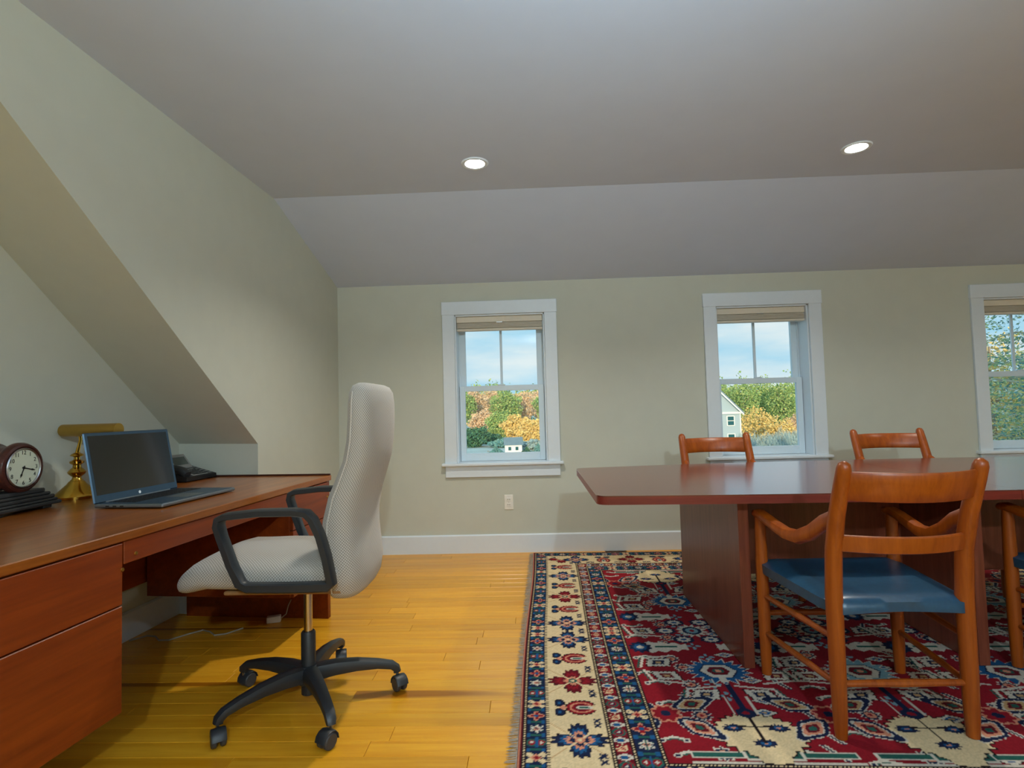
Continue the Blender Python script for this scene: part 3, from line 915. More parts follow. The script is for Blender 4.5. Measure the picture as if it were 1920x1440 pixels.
# ------------------------------------------------------------------ teak armchairs (local +y = where the sitter faces)
def make_armchair(label, group):
    t = thing('dining_armchair', label, 'chair', (0, 0, 0), 0, group)
    tk = M['teak']
    bx, fx = .208, .262
    yb, yf = -.215, .215
    for s in (-1, 1):
        # rear post, raked back above the seat
        zs = [0, .06, .2, .45, .60, .72, .83, .875, .89, .897]
        ys = [0, 0, 0, 0, -.012, -.042, -.082, -.098, -.103, -.105]
        rs_ = [.0185, .022, .025, .0265, .026, .025, .0235, .022, .017, .006]
        MB().tube([(s * bx, yb + a, z) for a, z in zip(ys, zs)], rs_, 14, up=(1, 0, 0)).build('back_leg', tk, t, smooth=50)
        MB().tube([(s * fx, yf, z) for z in (0, .06, .2, .45, .58, .625)], [.0185, .021, .0235, .0235, .021, .019], 14, up=(1, 0, 0)).build('front_leg', tk, t, smooth=50)
        # arm : swoops down from the rear post and up over the front leg
        path = [(s * bx, yb - .038, .712), (s * (bx + .006), yb + .03, .680), (s * (bx + .016), yb + .10, .632), (s * (bx + .026), yb + .17, .602), (s * (bx + .036), yb + .24, .600), (s * (bx + .045), yb + .31, .614), (s * (bx + .052), yb + .38, .630), (s * fx, yf, .638), (s * fx, yf + .025, .634), (s * fx, yf + .034, .630)]
        MB().ribbon(path, [.030, .030, .034, .040, .044, .046, .046, .046, .044, .036], [.052, .054, .054, .050, .044, .038, .034, .034, .030, .022], (1, 0, 0), power=3).build('arm', tk, t, smooth=45)
        # side stretchers
        for z in (.165, .312):
            MB().tube([(s * bx, yb, z), (s * (bx + fx) / 2, 0, z), (s * fx, yf, z)], [.0095, .0125, .0095], 10).build('stretcher', tk, t)
        for (xx, yy, zz) in ((s * bx, yb - .045, .640), (s * bx, yb - .050, .58)):
            MB().lathe([(0, 0), (.006, 0), (.0055, .006), (0, .006)], 10, rotm((xx, yy + .020, zz), x=R(90))).build('peg', tk, t)
    MB().tube([(-bx, yb, .17), (0, yb, .17), (bx, yb, .17)], [.010, .013, .010], 10).build('stretcher', tk, t)
    MB().tube([(-fx, yf, .24), (0, yf, .24), (fx, yf, .24)], [.010, .0125, .010], 10).build('stretcher', tk, t)
    for (z, y0, bow, hh) in ((.818, -.290, .080, .096), (.628, -.236, .058, .056)):
        path = []
        n = 12
        for i in range(n + 1):
            x = -bx + 2 * bx * i / n
            path.append((x, y0 - bow * (1 - (x / bx) ** 2), z))
        MB().ribbon(path, [hh] * (n + 1), [.017] * (n + 1), (0, -.30 if z > .7 else -.15, 1), power=5).build('back_rail', tk, t, smooth=45)
    for s in (-1, 1):
        MB().tube([(s * bx, yb, .418), (s * fx, yf, .426)], .010, 10).build('seat_rail', tk, t)
    MB().tube([(-bx, yb, .416), (bx, yb, .416)], .010, 10).build('seat_rail', tk, t)
    MB().tube([(-fx, yf, .424), (fx, yf, .424)], .010, 10).build('seat_rail', tk, t)
    # leather seat: grid, dished, wrapped over the rails
    nx, ny = 16, 16
    topv, botv = [], []
    for j in range(ny + 1):
        v = j / ny
        yy = yb - .020 + (yf - yb + .052) * v
        hw = (bx - .008) + (fx - bx) * v
        row = []
        for i in range(nx + 1):
            u = -1 + 2 * i / nx
            e = max(abs(u) ** 6, abs(2 * v - 1) ** 8)
            z = .452 + .010 * v - .020 * (1 - u * u) * (1 - (2 * v - 1) ** 2) - .022 * e + (.004 * (1 - u * u))
            row.append((u * (hw + .026 - .032 * abs(2 * v - 1) ** 10), yy, z))
        topv.append(row)
    mb = MB()
    W_ = nx + 1
    vs = [p for r in topv for p in r] + [(p[0] * .99, p[1], p[2] - .042 + .012 * (1 - abs(p[0]) * 2)) for r in topv for p in r]
    fs = []
    O = W_ * (ny + 1)
    for j in range(ny):
        for i in range(nx):
            a = j * W_ + i
            fs.append((a, a + 1, a + W_ + 1, a + W_)); fs.append((O + a, O + a + W_, O + a + W_ + 1, O + a + 1))
    rim = [i for i in range(W_)] + [j * W_ + nx for j in range(1, ny + 1)] + [ny * W_ + i for i in range(nx - 1, -1, -1)] + [j * W_ for j in range(ny - 1, 0, -1)]
    for k in range(len(rim)):
        a, b = rim[k], rim[(k + 1) % len(rim)]
        fs.append((a, O + a, O + b, b))
    mb.add(vs, fs)
    MB().add(mb.v, mb.f).build('seat', M['leather'], t, smooth=70)
    return t
CG = 'teak armchairs around the conference table'
RZ = 0.012
ch = make_armchair('teak armchair with blue leather seat on the near side, back to the camera', CG)
ch.location = (1.182, 2.068, RZ)
copy_thing(ch, (2.19, 2.10, RZ), R(-1), 'teak armchair mostly cut off by the right edge of the picture', CG)
copy_thing(ch, (1.195, 3.315, RZ), R(180.5), 'teak armchair across the table in front of the middle window', CG)
copy_thing(ch, (2.29, 3.315, RZ), R(179), 'teak armchair across the table against the wall between two windows', CG)

# ------------------------------------------------------------------ oriental rug: woven pattern computed knot by knot
RL, RW_, RG = 3.95, 2.93, 0.0055
nu, nv = int(RL / RG) + 1, int(RW_ / RG) + 1
U, V = np.meshgrid(np.linspace(0, RL, nu), np.linspace(0, RW_, nv))
COL = {k: np.array(srgb(*c)[:3]) for k, c in dict(red=(144, 22, 36), dred=(104, 16, 30), navy=(22, 34, 66), blue=(28, 86, 134), cream=(226, 202, 158),
       white=(210, 202, 186), pink=(214, 142, 112), green=(38, 92, 82), dark=(30, 20, 24), sky=(120, 160, 172), tan=(196, 158, 112)).items()}
img = np.zeros((nv, nu, 3)); img[:] = COL['red']
def paint(mask, c): img[mask] = COL[c]
dist = np.stack([U, RL - U, V, RW_ - V], 0)
near_edge = dist.argmin(0)
A = dist.min(0)
SS = np.where(near_edge < 2, V, U)
HALF = np.where(near_edge < 2, RW_ / 2, RL / 2)
SC = np.abs(SS - HALF)
SGN = np.where(near_edge < 2, 1, -1) * np.sign(SS - HALF + 1e-9)
rngr = np.random.RandomState(4)
def band(a0, a1): return (A >= a0) & (A < a1)
def guard(a0, a1, c0='cream', c1='dark'):
    b = band(a0, a1)
    paint(b, c1)
    inner = band(a0 + .003, a1 - .003)
    paint(inner & ((SC % .013) < .0075), c0)
def rep(P, off=0.0): return (SC + off) % P - P / 2, np.floor((SC + off) / P).astype(int)
# outer stripe
paint(A < .014, 'dred')
paint(band(.005, .010), 'pink')
def floral(a0, a1, P, ground, off=0.0):
    b = band(a0, a1)
    paint(b, ground)
    bb = A - (a0 + a1) / 2
    h = (a1 - a0) / 2
    c, k = rep(P, off)
    k2 = k % 4
    r = np.hypot(bb, c); th = np.arctan2(bb, c)
    m = b & (k2 == 0)
    paint(m & (np.abs(np.abs(bb) - np.abs(c)) < h * .22) & (r < h * 1.05), 'cream')
    paint(m & (np.abs(c) + np.abs(bb) < h * .55), 'pink'); paint(m & (np.abs(c) + np.abs(bb) < h * .3), 'red')
    paint(m & (np.abs(np.hypot(np.abs(bb) - h * .62, np.abs(c) - h * .45) - h * .22) < h * .1), 'cream')
    m = b & (k2 == 1)
    paint(m & (r < h * .85 * (0.72 + .28 * np.cos(4 * th))), 'red')
    paint(m & (np.abs(r - h * .8 * (0.72 + .28 * np.cos(4 * th))) < h * .1), 'pink')
    paint(m & (r < h * .25), 'blue')
    m = b & (k2 == 2)
    paint(m & (r < h * .8 * (0.75 + .25 * np.cos(6 * th))), 'white')
    paint(m & (r < h * .3), 'pink'); paint(m & (r < h * .15), 'navy')
    paint(m & (np.abs(np.sin(3 * th)) < .22) & (r < h * .8), 'green')
    m = b & (k2 == 3)
    for sy in (-1, 1):
        q = np.hypot(bb - sy * h * .45, c * .8)
        paint(m & (q < h * .42), 'red'); paint(m & (np.abs(q - h * .42) < h * .08), 'green'); paint(m & (q < h * .16), 'white')
    paint(m & (np.abs(bb) < h * .12) & (np.abs(c) < P * .35), 'blue')
    edge = b & (np.abs(np.abs(c) - P / 2) < h * .16) & (np.abs(bb) < h * .7)
    paint(edge, 'green'); paint(b & (np.abs(np.abs(c) - P / 2) < h * .3) & (np.abs(np.abs(bb) - h * .72) < h * .16), 'blue')
guard(.014, .028)
floral(.028, .096, .078, 'navy')
guard(.096, .110)
# cream main border
b = band(.110, .300)
paint(b, 'cream')
mid = .205
bb = A - mid
lat = np.abs((SC + .098 + bb) % .392 - .196)
lat2 = np.abs((SC + .098 - bb) % .392 - .196)
paint(b & ((lat < .0022) | (lat2 < .0022)), 'tan')
P = .196
c, k = rep(P)
r = np.hypot(bb, c); th = np.arctan2(bb, c)
star = b & (k % 2 == 0)
saw = np.abs((th * 22 / PI) % 2 - 1)
Rp = .088 * np.abs(np.cos(2 * th)) ** .55 * (0.80 + .26 * saw) + .012
kk = (k // 2) % 2
for v_, (ca, cb) in enumerate((('navy', 'blue'), ('dred', 'red'))):
    m = star & (kk == v_)
    paint(m & (r < Rp), 'dark'); paint(m & (r < Rp - .005), ca); paint(m & (r < Rp * .7), cb)
    paint(m & (r < Rp * .52), 'pink' if v_ == 0 else 'dred'); paint(m & (r < Rp * .36), 'navy' if v_ == 0 else 'pink')
    dia = np.abs(np.abs(bb) - np.abs(c))
    paint(m & (dia < .0045) & (r < .05), 'cream')
    paint(m & (r < .017), 'pink' if v_ == 0 else 'green'); paint(m & (r < .008), 'cream')
tul = b & (k % 2 == 1)
e1 = np.hypot((bb - .02) / .062, c / .05)
saw2 = np.abs((np.arctan2(c, bb - .02) * 20 / PI) % 2 - 1)
cut = (bb > .03) & (np.abs(c) < (bb - .03) * .45)
paint(tul & (e1 < .90 + .14 * saw2) & ~cut, 'dark'); paint(tul & (e1 < .80 + .14 * saw2) & ~cut, 'red')
paint(tul & (np.abs(e1 - .62) < .07) & ~cut, 'pink'); paint(tul & (e1 < .42), 'dred'); paint(tul & (np.hypot((bb - .03) / .03, c / .013) < 1), 'white')
paint(tul & (np.hypot((bb - .03) / .02, c / .007) < 1), 'green')
for s in (-1, 1):
    lf = np.hypot((bb + .058) / .020, (c - s * .030) / .026)
    paint(tul & (lf < 1.0), 'dark'); paint(tul & (lf < .82), 'navy'); paint(tul & (lf < .35), 'blue')
paint(tul & (np.abs(bb + .045) + np.abs(c) < .016), 'pink')
sm = b & (bb > 0) & (np.hypot(np.abs(bb) - .068, np.abs(c) - .084) < .017) & (np.abs(np.abs(np.abs(bb) - .068) - np.abs(np.abs(c) - .084)) < .006)
paint(sm, 'navy')
guard(.300, .314)
# red meander stripe
b = band(.314, .366)
paint(b, 'dred')
h = .026
bb = A - .340
c, k = rep(.088)
r = np.hypot(bb, c); th = np.arctan2(bb, c)
m = b & (k % 2 == 0)
paint(m & (r < h * .95), 'red'); paint(m & (r < h * .85 * (.8 + .2 * np.cos(8 * th))), 'cream'); paint(m & (r < h * .4), 'pink'); paint(m & (np.abs(np.sin(4 * th)) < .3) & (r < h * .7), 'dred')
m = b & (k % 2 == 1)
paint(m & (r < h * 1.0), 'red'); paint(m & (np.abs(r - h * .75) < h * .14), 'green'); paint(m & (r < h * .4), 'navy'); paint(m & (r < h * .2), 'white')
yb_ = np.abs(np.abs(c) - .030 - np.abs(bb) * .5)
paint(b & (yb_ < .0045), 'white'); paint(b & (np.abs(np.abs(c) - .042) < .006) & (np.abs(bb) < .012), 'blue')
guard(.366, .380)
floral(.380, .456, .088, 'navy', .02)
guard(.456, .470)
# ---------------- field
F = A >= .470
abr = .5 + .5 * np.sin(V * 9 + np.sin(U * 2) * .6)
img[F] = COL['red'] * (0.85 + .2 * abr[F])[:, None]
VC = RW_ / 2
VM = np.abs(V - VC)
def win(cu, cv, R_, flip=None):
    m = F & (np.abs(U - cu) < R_) & (np.abs(V - cv) < R_)
    return m, U - cu, (V - cv) * (1 if cv < VC else -1)
def serr(th, n, amp): return 1 - amp * np.abs((th * n / PI) % 2 - 1)
def cream_palmette(cu, cv):
    m, x, y = win(cu, cv, .22)
    r = np.hypot(x / .155, (y + .02) / .125); th = np.arctan2(y, x)
    shape = np.minimum(r, np.hypot(x / .075, (y + .085) / .105))
    s = serr(th, 26, .14)
    paint(m & (shape < 1.03 * s), 'dark'); paint(m & (shape < .98 * s), 'cream')
    for sx, sy in ((-.075, .015), (.075, .015), (0, -.07)):
        q = np.hypot((x - sx) / .040, (y - sy) / .024); tq = np.arctan2(y - sy, x - sx)
        paint(m & (q < 1.0 * serr(tq, 12, .3)), 'navy'); paint(m & (q < .4), 'blue'); paint(m & (q < .2), 'pink')
    paint(m & (np.abs(y - .02 - .1 * np.abs(x)) < .004) & (np.abs(x) < .06), 'dark'); paint(m & (np.abs(x) < .004) & (y > -.07) & (y < .10), 'dark')
    q = np.hypot(x / .035, (y - .105) / .03)
    paint(m & (q < 1), 'navy'); paint(m & (q < .4), 'red')
def blue_palmette(cu, cv, c0='blue'):
    m, x, y = win(cu, cv, .2)
    r = np.hypot(x / .125, y / .105); th = np.arctan2(y / .105, x / .125)
    s = serr(th, 18, .30)
    paint(m & (r < 1.10 * s), 'white'); paint(m & (r < 1.02 * s), c0)
    hx = np.maximum(np.abs(x) / .055 * .8 + np.abs(y) / .05 * .45, np.abs(y) / .05)
    paint(m & (hx < 1.15), 'navy'); paint(m & (hx < 1.05), 'white'); paint(m & (hx < .68), 'dred'); paint(m & (hx < .38), 'green'); paint(m & (hx < .2), 'pink')
    paint(m & (np.abs(x) < .014) & (y < -.05) & (y > -.095), 'white')
def leaf_cross(cu, cv):
    m, x, y = win(cu, cv, .25)
    for ax_, ay, ang in ((.105, .062, .45), (-.105, .062, -.45), (.095, -.085, -.75), (-.095, -.085, .75)):
        ca, sa = math.cos(ang), math.sin(ang)
        xx = (x - ax_) * ca + (y - ay) * sa; yy = -(x - ax_) * sa + (y - ay) * ca
        q = np.abs(xx) / .105 + (np.abs(yy) / .052) ** 1.4
        tq = np.arctan2(yy, xx)
        q = q / serr(tq, 20, .1)
        paint(m & (q < 1.06), 'white'); paint(m & (q < .98), 'navy'); paint(m & (q < .66), 'white'); paint(m & (q < .56), 'tan' if ay > 0 else 'pink'); paint(m & (q < .34), 'dred'); paint(m & (q < .16), 'green')
    r = np.hypot(x, y); th = np.arctan2(y, x)
    paint(m & (r < .060 * serr(th, 8, .2)), 'pink'); paint(m & (r < .052 * serr(th, 8, .3)), 'red'); paint(m & (r < .018), 'navy')
def hook(cu, cv, sx, sy=1, k=0):
    m, x, y = win(cu, cv, .12)
    x = x * sx; y = y * sy
    q = np.maximum(np.abs(x + .25 * y) / .050, np.abs(y) / .036) / serr(np.arctan2(y, x), 14, .16)
    paint(m & (q < 1.12), 'dark'); paint(m & (q < 1.0), 'white'); paint(m & (q < .52) & (y < .02), 'dred' if k else 'navy'); paint(m & (q < .26), 'tan')
    a = (np.abs(y - .05 + .2 * x) < .006) & (x > -.075) & (x < .055)
    paint(m & a, 'white')
    paint(m & (np.abs(x - .070 + .25 * y) < .0055) & (y > -.05) & (y < .05), 'white'); paint(m & (np.abs(x - .082 + .25 * y) < .004) & (y > -.05) & (y < .04), 'green')
def feather(cu, cv, sx):
    m, x, y = win(cu, cv, .2)
    x = x * sx
    zig = .035 * (1 - np.abs((x / .028) % 2 - 1))
    paint(m & (x > -.05) & (x < .135) & (np.abs(y) < .040 - .16 * np.maximum(x, 0) + zig * .6), 'white')
    paint(m & (x > -.01) & (x < .09) & (np.abs(y - .004) < .007), 'green')
    q = np.hypot((x + .075) / .055, y / .06); tq = np.arctan2(y, x + .075)
    paint(m & (q < 1.0 * serr(tq, 10, .25)), 'navy'); paint(m & (q < .6 * serr(tq, 10, .25)), 'blue')
    paint(m & (np.hypot(x + .075, y) < .016), 'white')
def rosettes(cu, cv):
    m, x, y = win(cu, cv, .26)
    for a in range(6):
        an = a * PI / 3
        px, py = .125 * math.cos(an), .115 * math.sin(an)
        q = np.hypot((x - px) / .050, (y - py) / .042); tq = np.arctan2(y - py, x - px)
        paint(m & (q < 1.05 * serr(tq, 10, .15)), 'navy'); paint(m & (q < .74 * serr(tq, 8, .3)), 'white'); paint(m & (q < .26), 'blue')
    r = np.hypot(x, y); th = np.arctan2(y, x)
    paint(m & (r < .075 * serr(th, 12, .35)), 'white'); paint(m & (r < .045), 'navy'); paint(m & (r < .03), 'sky'); paint(m & (r < .012), 'red')
def bar(cu, cv, sx):
    m, x, y = win(cu, cv, .2)
    x = x * sx
    a = (np.abs(y + .02) < .015) & (np.abs(x) < .085)
    paint(m & a, 'white'); paint(m & (np.abs(y + .02) < .009) & (np.abs(x) < .078), 'green')
    a = (np.abs(x - .11) < .03) & (y > -.045) & (y < .045)
    paint(m & a, 'white'); paint(m & (np.abs(x - .11) < .022) & (y > -.037) & (y < .037), 'green'); paint(m & (np.hypot(x - .12, y - .02) < .016), 'tan')
    paint(m & (np.abs(y + .058) < .006) & (x > -.09) & (x < .16), 'white')
cols = [.80 + .56 * i for i in range(6)]
fx_, fy_ = .118, .112
gi = np.floor(U / fx_).astype(int); gj = np.floor(VM / fy_).astype(int)
cu_ = U - (gi + .5) * fx_ + .022 * np.sin(gi * 2.3 + gj * 1.7); cv_ = VM - (gj + .5) * fy_ + .02 * np.cos(gi * 1.9 + gj * 2.9)
rr_ = np.hypot(cu_, cv_); tt_ = np.arctan2(cv_, cu_)
kind_ = (gi * 3 + gj * 5) % 5
rim_ = F & (kind_ == 0); s_ = serr(tt_, 10, .35)
paint(rim_ & (rr_ < .040 * s_), 'white'); paint(rim_ & (rr_ < .033 * s_), 'navy'); paint(rim_ & (rr_ < .018), 'pink'); paint(rim_ & (rr_ < .008), 'red')
q_ = np.abs(cu_) / .048 + np.abs(cv_) / .026
m_ = F & (kind_ == 1)
paint(m_ & (q_ < 1.1), 'dark'); paint(m_ & (q_ < .95), 'white'); paint(m_ & (q_ < .55), 'blue'); paint(m_ & (q_ < .25), 'tan')
m_ = F & (kind_ == 2)
paint(m_ & (np.abs(cv_ - .35 * np.abs(cu_)) < .006) & (np.abs(cu_) < .045), 'white'); paint(m_ & (np.abs(cv_ - .35 * np.abs(cu_) - .010) < .004) & (np.abs(cu_) < .045), 'green')
paint(m_ & (np.hypot(np.abs(cu_) - .040, cv_ - .02) < .013), 'white'); paint(m_ & (np.hypot(np.abs(cu_) - .040, cv_ - .02) < .007), 'navy')
m_ = F & (kind_ == 3)
paint(m_ & (rr_ < .034 * (0.6 + .4 * np.cos(4 * tt_))), 'sky'); paint(m_ & (rr_ < .010), 'dred')
paint(F & (kind_ == 4) & (np.abs(cu_ - .5 * cv_) < .005) & (np.abs(cv_) < .045), 'navy'); paint(F & (kind_ == 4) & (np.abs(np.abs(cu_ - .5 * cv_) - .008) < .003) & (np.abs(cv_) < .04), 'white')
for i, cu in enumerate(cols):
    if cu > RL - .5: continue
    for sg in (0, 1):
        mv = lambda v: v if sg == 0 else RW_ - v
        paint(F & (np.abs(U - cu) < .010) & (np.abs(V - mv(.86)) < .13), 'navy')
        paint(F & (np.abs(np.abs(U - cu) - .04) < .004) & (np.abs(V - mv(.80)) < .06), 'white')
        for s in (-1, 1): bar(cu - s * .17, mv(.535), s)
        cream_palmette(cu, mv(.645)); blue_palmette(cu, mv(1.06), 'blue' if i % 2 == 0 else 'sky')
        for s in (-1, 1):
            hook(cu + s * .10, mv(.875), s)
            hook(cu + s * .215, mv(1.02), s, -1, 1); hook(cu + s * .225, mv(1.135), s)
            feather(cu + s * .20, mv(1.285), -s)
    rosettes(cu, VC)
    for s in (-1, 1):
        hook(cu + s * .235, VC, s)
    leafs = [cu - .28] + ([cu + .28] if i == len(cols) - 1 else [])
    for lu in leafs:
        for v_ in (.745, RW_ - .745): leaf_cross(lu, v_)
# wool variation
nz = rngr.rand(nv, nu)
img *= (0.74 + .18 * nz)[:, :, None]
img = np.clip(img, 0, 1)
zz = 0.010 + .0006 * nz
zz = np.where((A < RG), .002, zz)
rm = rotm((-.093, 1.275, 0), z=R(-1.6))
# wavy edge lines of a hand-knotted rug
uu = U + .006 * np.sin(V * 3.1 + .6) * np.exp(-U * 2.0)
co = np.stack([uu.ravel(), V.ravel(), zz.ravel()], 1).astype(np.float32)
idx = np.arange(nu * nv).reshape(nv, nu)
quads = np.stack([idx[:-1, :-1], idx[:-1, 1:], idx[1:, 1:], idx[1:, :-1]], -1).reshape(-1, 4)
me = bpy.data.meshes.new('rug_pile')
me.vertices.add(len(co)); me.vertices.foreach_set('co', co.ravel())
me.loops.add(quads.size); me.loops.foreach_set('vertex_index', quads.ravel().astype(np.int32))
me.polygons.add(len(quads)); me.polygons.foreach_set('loop_start', np.arange(0, quads.size, 4, dtype=np.int32))
me.update(calc_edges=True)
ca = me.color_attributes.new('knots', 'FLOAT_COLOR', 'POINT')
rgba = np.ones((nu * nv, 4), np.float32); rgba[:, :3] = img.reshape(-1, 3)
ca.data.foreach_set('color', rgba.ravel())
me.shade_smooth()
tt = NT('knotted_wool')
at = tt.node('ShaderNodeVertexColor'); at.layer_name = 'knots'
nzn = tt.node('ShaderNodeTexNoise', Scale=420.0, Detail=2.0)
tt.link(tt.coords(), nzn.inputs['Vector'])
tt.link(at.outputs['Color'], tt.b.inputs['Base Color'])
tt.set(Roughness=0.95); tt.b.inputs['Specular IOR Level'].default_value = 0.15
tt.bump(nzn.outputs['Fac'], 0.35, 0.002)
me.materials.append(tt.m)
rug = thing('oriental_rug', 'large red and navy oriental rug with a cream floral border', 'rug', (-.093, 1.275, 0), R(-1.6))
obj('pile', me, rug)
MB().box((.002, .002, 0.0005), (RL - .002, RW_ - .002, .004)).build('backing', M['fringe'], rug, smooth=None)
fm_ = MB()
rf = random.Random(9)
for e in (0, 1):
    for k in range(520):
        v = RW_ * (k + rf.random()) / 520
        L = .030 + rf.random() * .012
        x0 = 0.004 if e == 0 else RL - .004
        d = -1 if e == 0 else 1
        dv = (rf.random() - .5) * .016
        w = .0022
        fm_.add([(x0, v - w, .0065), (x0, v + w, .0065), (x0 + d * L * .6, v + dv * .5 + w, .004), (x0 + d * L, v + dv, .0015), (x0 + d * L * .6, v + dv * .5 - w, .004)], [(0, 1, 2, 3, 4)])
fo = fm_.build('fringe', M['fringe'], rug, smooth=None, normals=False)
fo['kind'] = 'stuff'

# ------------------------------------------------------------------ ceiling lamps and an added bounce light behind the camera
for (x, y, lab) in ((.50, -1.65, 'round opal flush ceiling light behind the camera, nearer the desk'), (2.40, -1.60, 'round opal flush ceiling light behind the camera, nearer the table end')):
    t = thing('flush_ceiling_light', lab, 'ceiling light', (x, y, ZC), 0, 'opal flush ceiling lights')
    MB().lathe([(0, 0), (.15, 0), (.155, -.02), (.14, -.03), (0, -.03)], 32).build('canopy', M['trim'], t)
    MB().lathe([(0, -.13), (.05, -.125), (.10, -.105), (.135, -.07), (.14, -.03), (0, -.03)], 32).build('opal_bowl', M['lamp_lens'], t)
    ld = bpy.data.lights.new('flush_ceiling_light_lamp', 'POINT')
    ld.energy = GLOBE_POWER * (1 if x < 1 else .25); ld.shadow_soft_size = .05; ld.color = (0.74, 0.93, 1.0)
    lo = bpy.data.objects.new('lamp', ld); C.objects.link(lo); lo.parent = t
    lo.location = (0, 0, -.19)
t = thing('flash_bounce_light', 'added light on a stand behind the camera, standing in for flash bounced off the ceiling', 'bounce light', (0.25, -0.45, 0))  # unseen light added in place of a flash bounced off the ceiling
MB().lathe([(0, 0), (.13, 0), (.13, .012), (.03, .03), (.0, .03)], 28).build('base', M['black_plastic'], t)
MB().tube([(0, 0, .02), (0, 0, 1.22)], .011, 10).build('pole', M['black_plastic'], t)
hm = rotm((0, .02, 1.22), x=R(-38))
hd = MB().rings([[(r * math.cos(2 * PI * k / 28), r * math.sin(2 * PI * k / 28), z) for k in range(28)] for r, z in [(.03, 0), (.045, .02), (.08, .09), (.11, .14), (.106, .14), (.075, .09), (.04, .025), (.001, .02)]], cap=False, mat=hm).build('light_head', M['black_plastic'], t)
ld = bpy.data.lights.new('flash_bounce_light_lamp', 'AREA')
ld.shape = 'DISK'; ld.size = .15; ld.energy = UPLIGHT; ld.color = (0.64, 0.87, 1.0); ld.spread = R(100)
lo = bpy.data.objects.new('lamp', ld); C.objects.link(lo); lo.parent = t
lo.matrix_local = hm @ Matrix.Translation((0, 0, .142)) @ Matrix.Rotation(PI, 4, 'X')

# ------------------------------------------------------------------ outside
def terrain(x, y):
    d = max(0, y - 6)
    q = min(1, max(0, (x - 6) / 16)); q = q * q * (3 - 2 * q) * min(1, max(0, (y - 25) / 20))
    z = -3.6 - .15 * min(1, d / 30) - 3.9 * q
    if y > 95: z += (y - 95) * .03
    return z + .10 * math.sin(x * .13) * min(1, d / 20) + .10 * math.sin(y * .09 + x * .05) * min(1, d / 20)
mb = MB()
gx = [-90 + 6 * i for i in range(46)]; gy = [5.5 + 5 * j for j in range(42)]
mb.add([(x, y, terrain(x, y)) for y in gy for x in gx], [(j * 46 + i, j * 46 + i + 1, (j + 1) * 46 + i + 1, (j + 1) * 46 + i) for j in range(41) for i in range(45)])
g = mb.build('meadow_ground', M['field'], smooth=60, normals=False)
g['kind'] = 'structure'
hx = [-160 + 10 * i for i in range(33)]; hy = [(-12, -3.8), (-25, 0), (-40, 10), (-50, 16.2), (-60, 16.5), (-90, 12)]
hl = MB().add([(x, y, z + .5 * math.sin(x * .11 + y)) for y, z in hy for x in hx], [(j * 33 + i, j * 33 + i + 1, (j + 1) * 33 + i + 1, (j + 1) * 33 + i) for j in range(5) for i in range(32)]).build('sun_block_hill', M['field'], smooth=60, normals=False)  # unseen ridge added to keep the low sun off meadow and shrubs
hl['kind'] = 'structure'
def crown(rnd, c, rx, rz, n, size, shape='round', narrow=False):
    rs = np.random.RandomState(rnd.randrange(1 << 30))
    d = rs.normal(size=(n, 3)); d /= np.linalg.norm(d, axis=1)[:, None]
    lump = 1 + .22 * np.sin(d[:, 0] * 5 + rs.rand() * 6) * np.sin(d[:, 2] * 6 + rs.rand() * 6) + .12 * np.sin(d[:, 1] * 11 + d[:, 2] * 9)
    p = d * (rs.rand(n) ** .3 * lump)[:, None]
    if shape == 'cone':
        h = np.clip((p[:, 2] + 1) / 2, 0, 1)
        p[:, :2] *= ((1 - h) * 1.15 + .04)[:, None]
    pos = p * np.array([rx, rx, rz]) + np.array(c)
    n1 = rs.normal(size=(n, 3)) + np.array([0, -.6, .5]); n1 /= np.linalg.norm(n1, axis=1)[:, None]
    a = np.cross(n1, rs.normal(size=(n, 3))); a /= np.linalg.norm(a, axis=1)[:, None]
    b = np.cross(n1, a)
    s_ = size * rs.uniform(.5, 1.4, n)
    sa, sb = s_, s_ * .7
    if narrow:
        a = np.stack([rs.normal(0, .35, n), rs.normal(0, .35, n), np.ones(n)], 1); a /= np.linalg.norm(a, axis=1)[:, None]
        b = np.tile([1.0, 0, 0], (n, 1)); sa, sb = s_ * 2.2, s_ * .16
    A_, B_ = a * sa[:, None], b * sb[:, None]
    vs = np.stack([pos - A_, pos + B_, pos + A_, pos - B_], 1).reshape(-1, 3)
    mb = MB()
    mb.v = vs.tolist()
    mb.f = np.arange(4 * n).reshape(n, 4).tolist()
    return mb
def tree(name, label, cat, x, y, h, w, mat, n, size, group, shape='round', seed=0, trunk='bark', lo=.18, narrow=False, blobs=1):
    rnd = random.Random(seed)
    z = terrain(x, y) - .2
    t = thing(name, label, cat, (x, y, z), 0, group)
    if trunk:
        mb = MB().tube([(0, 0, 0), (.1 * w * .2, 0, h * .3), (0, .1, h * .6), (0, 0, h * .9)], [.035 * h * .5, .028 * h * .5, .018 * h * .5, .05], 7)
        for k in range(5):
            a = rnd.uniform(0, 6.28)
            z0 = h * rnd.uniform(.25, .6)
            mb.tube([(0, 0, z0), (math.cos(a) * w * .2, math.sin(a) * w * .2, z0 + h * .12), (math.cos(a) * w * .38, math.sin(a) * w * .38, z0 + h * .25)], [.010 * h, .007 * h, .02], 5)
        mb.build('trunk', M[trunk], t)
    o = crown(rnd, (0, 0, h * (1 + lo) / 2), w / 2, h * (1 - lo) / 2, n, size, shape, narrow).build('foliage', M[mat], t, smooth=None, normals=False)
    return t
rt = random.Random(12)
def px_x(px, y): return (px - 994) / 1025.0 * y
ORD = ['leftmost', 'second from left', 'third from left', 'fourth from left', 'fifth from left', 'sixth from left', 'seventh from left', 'rightmost']
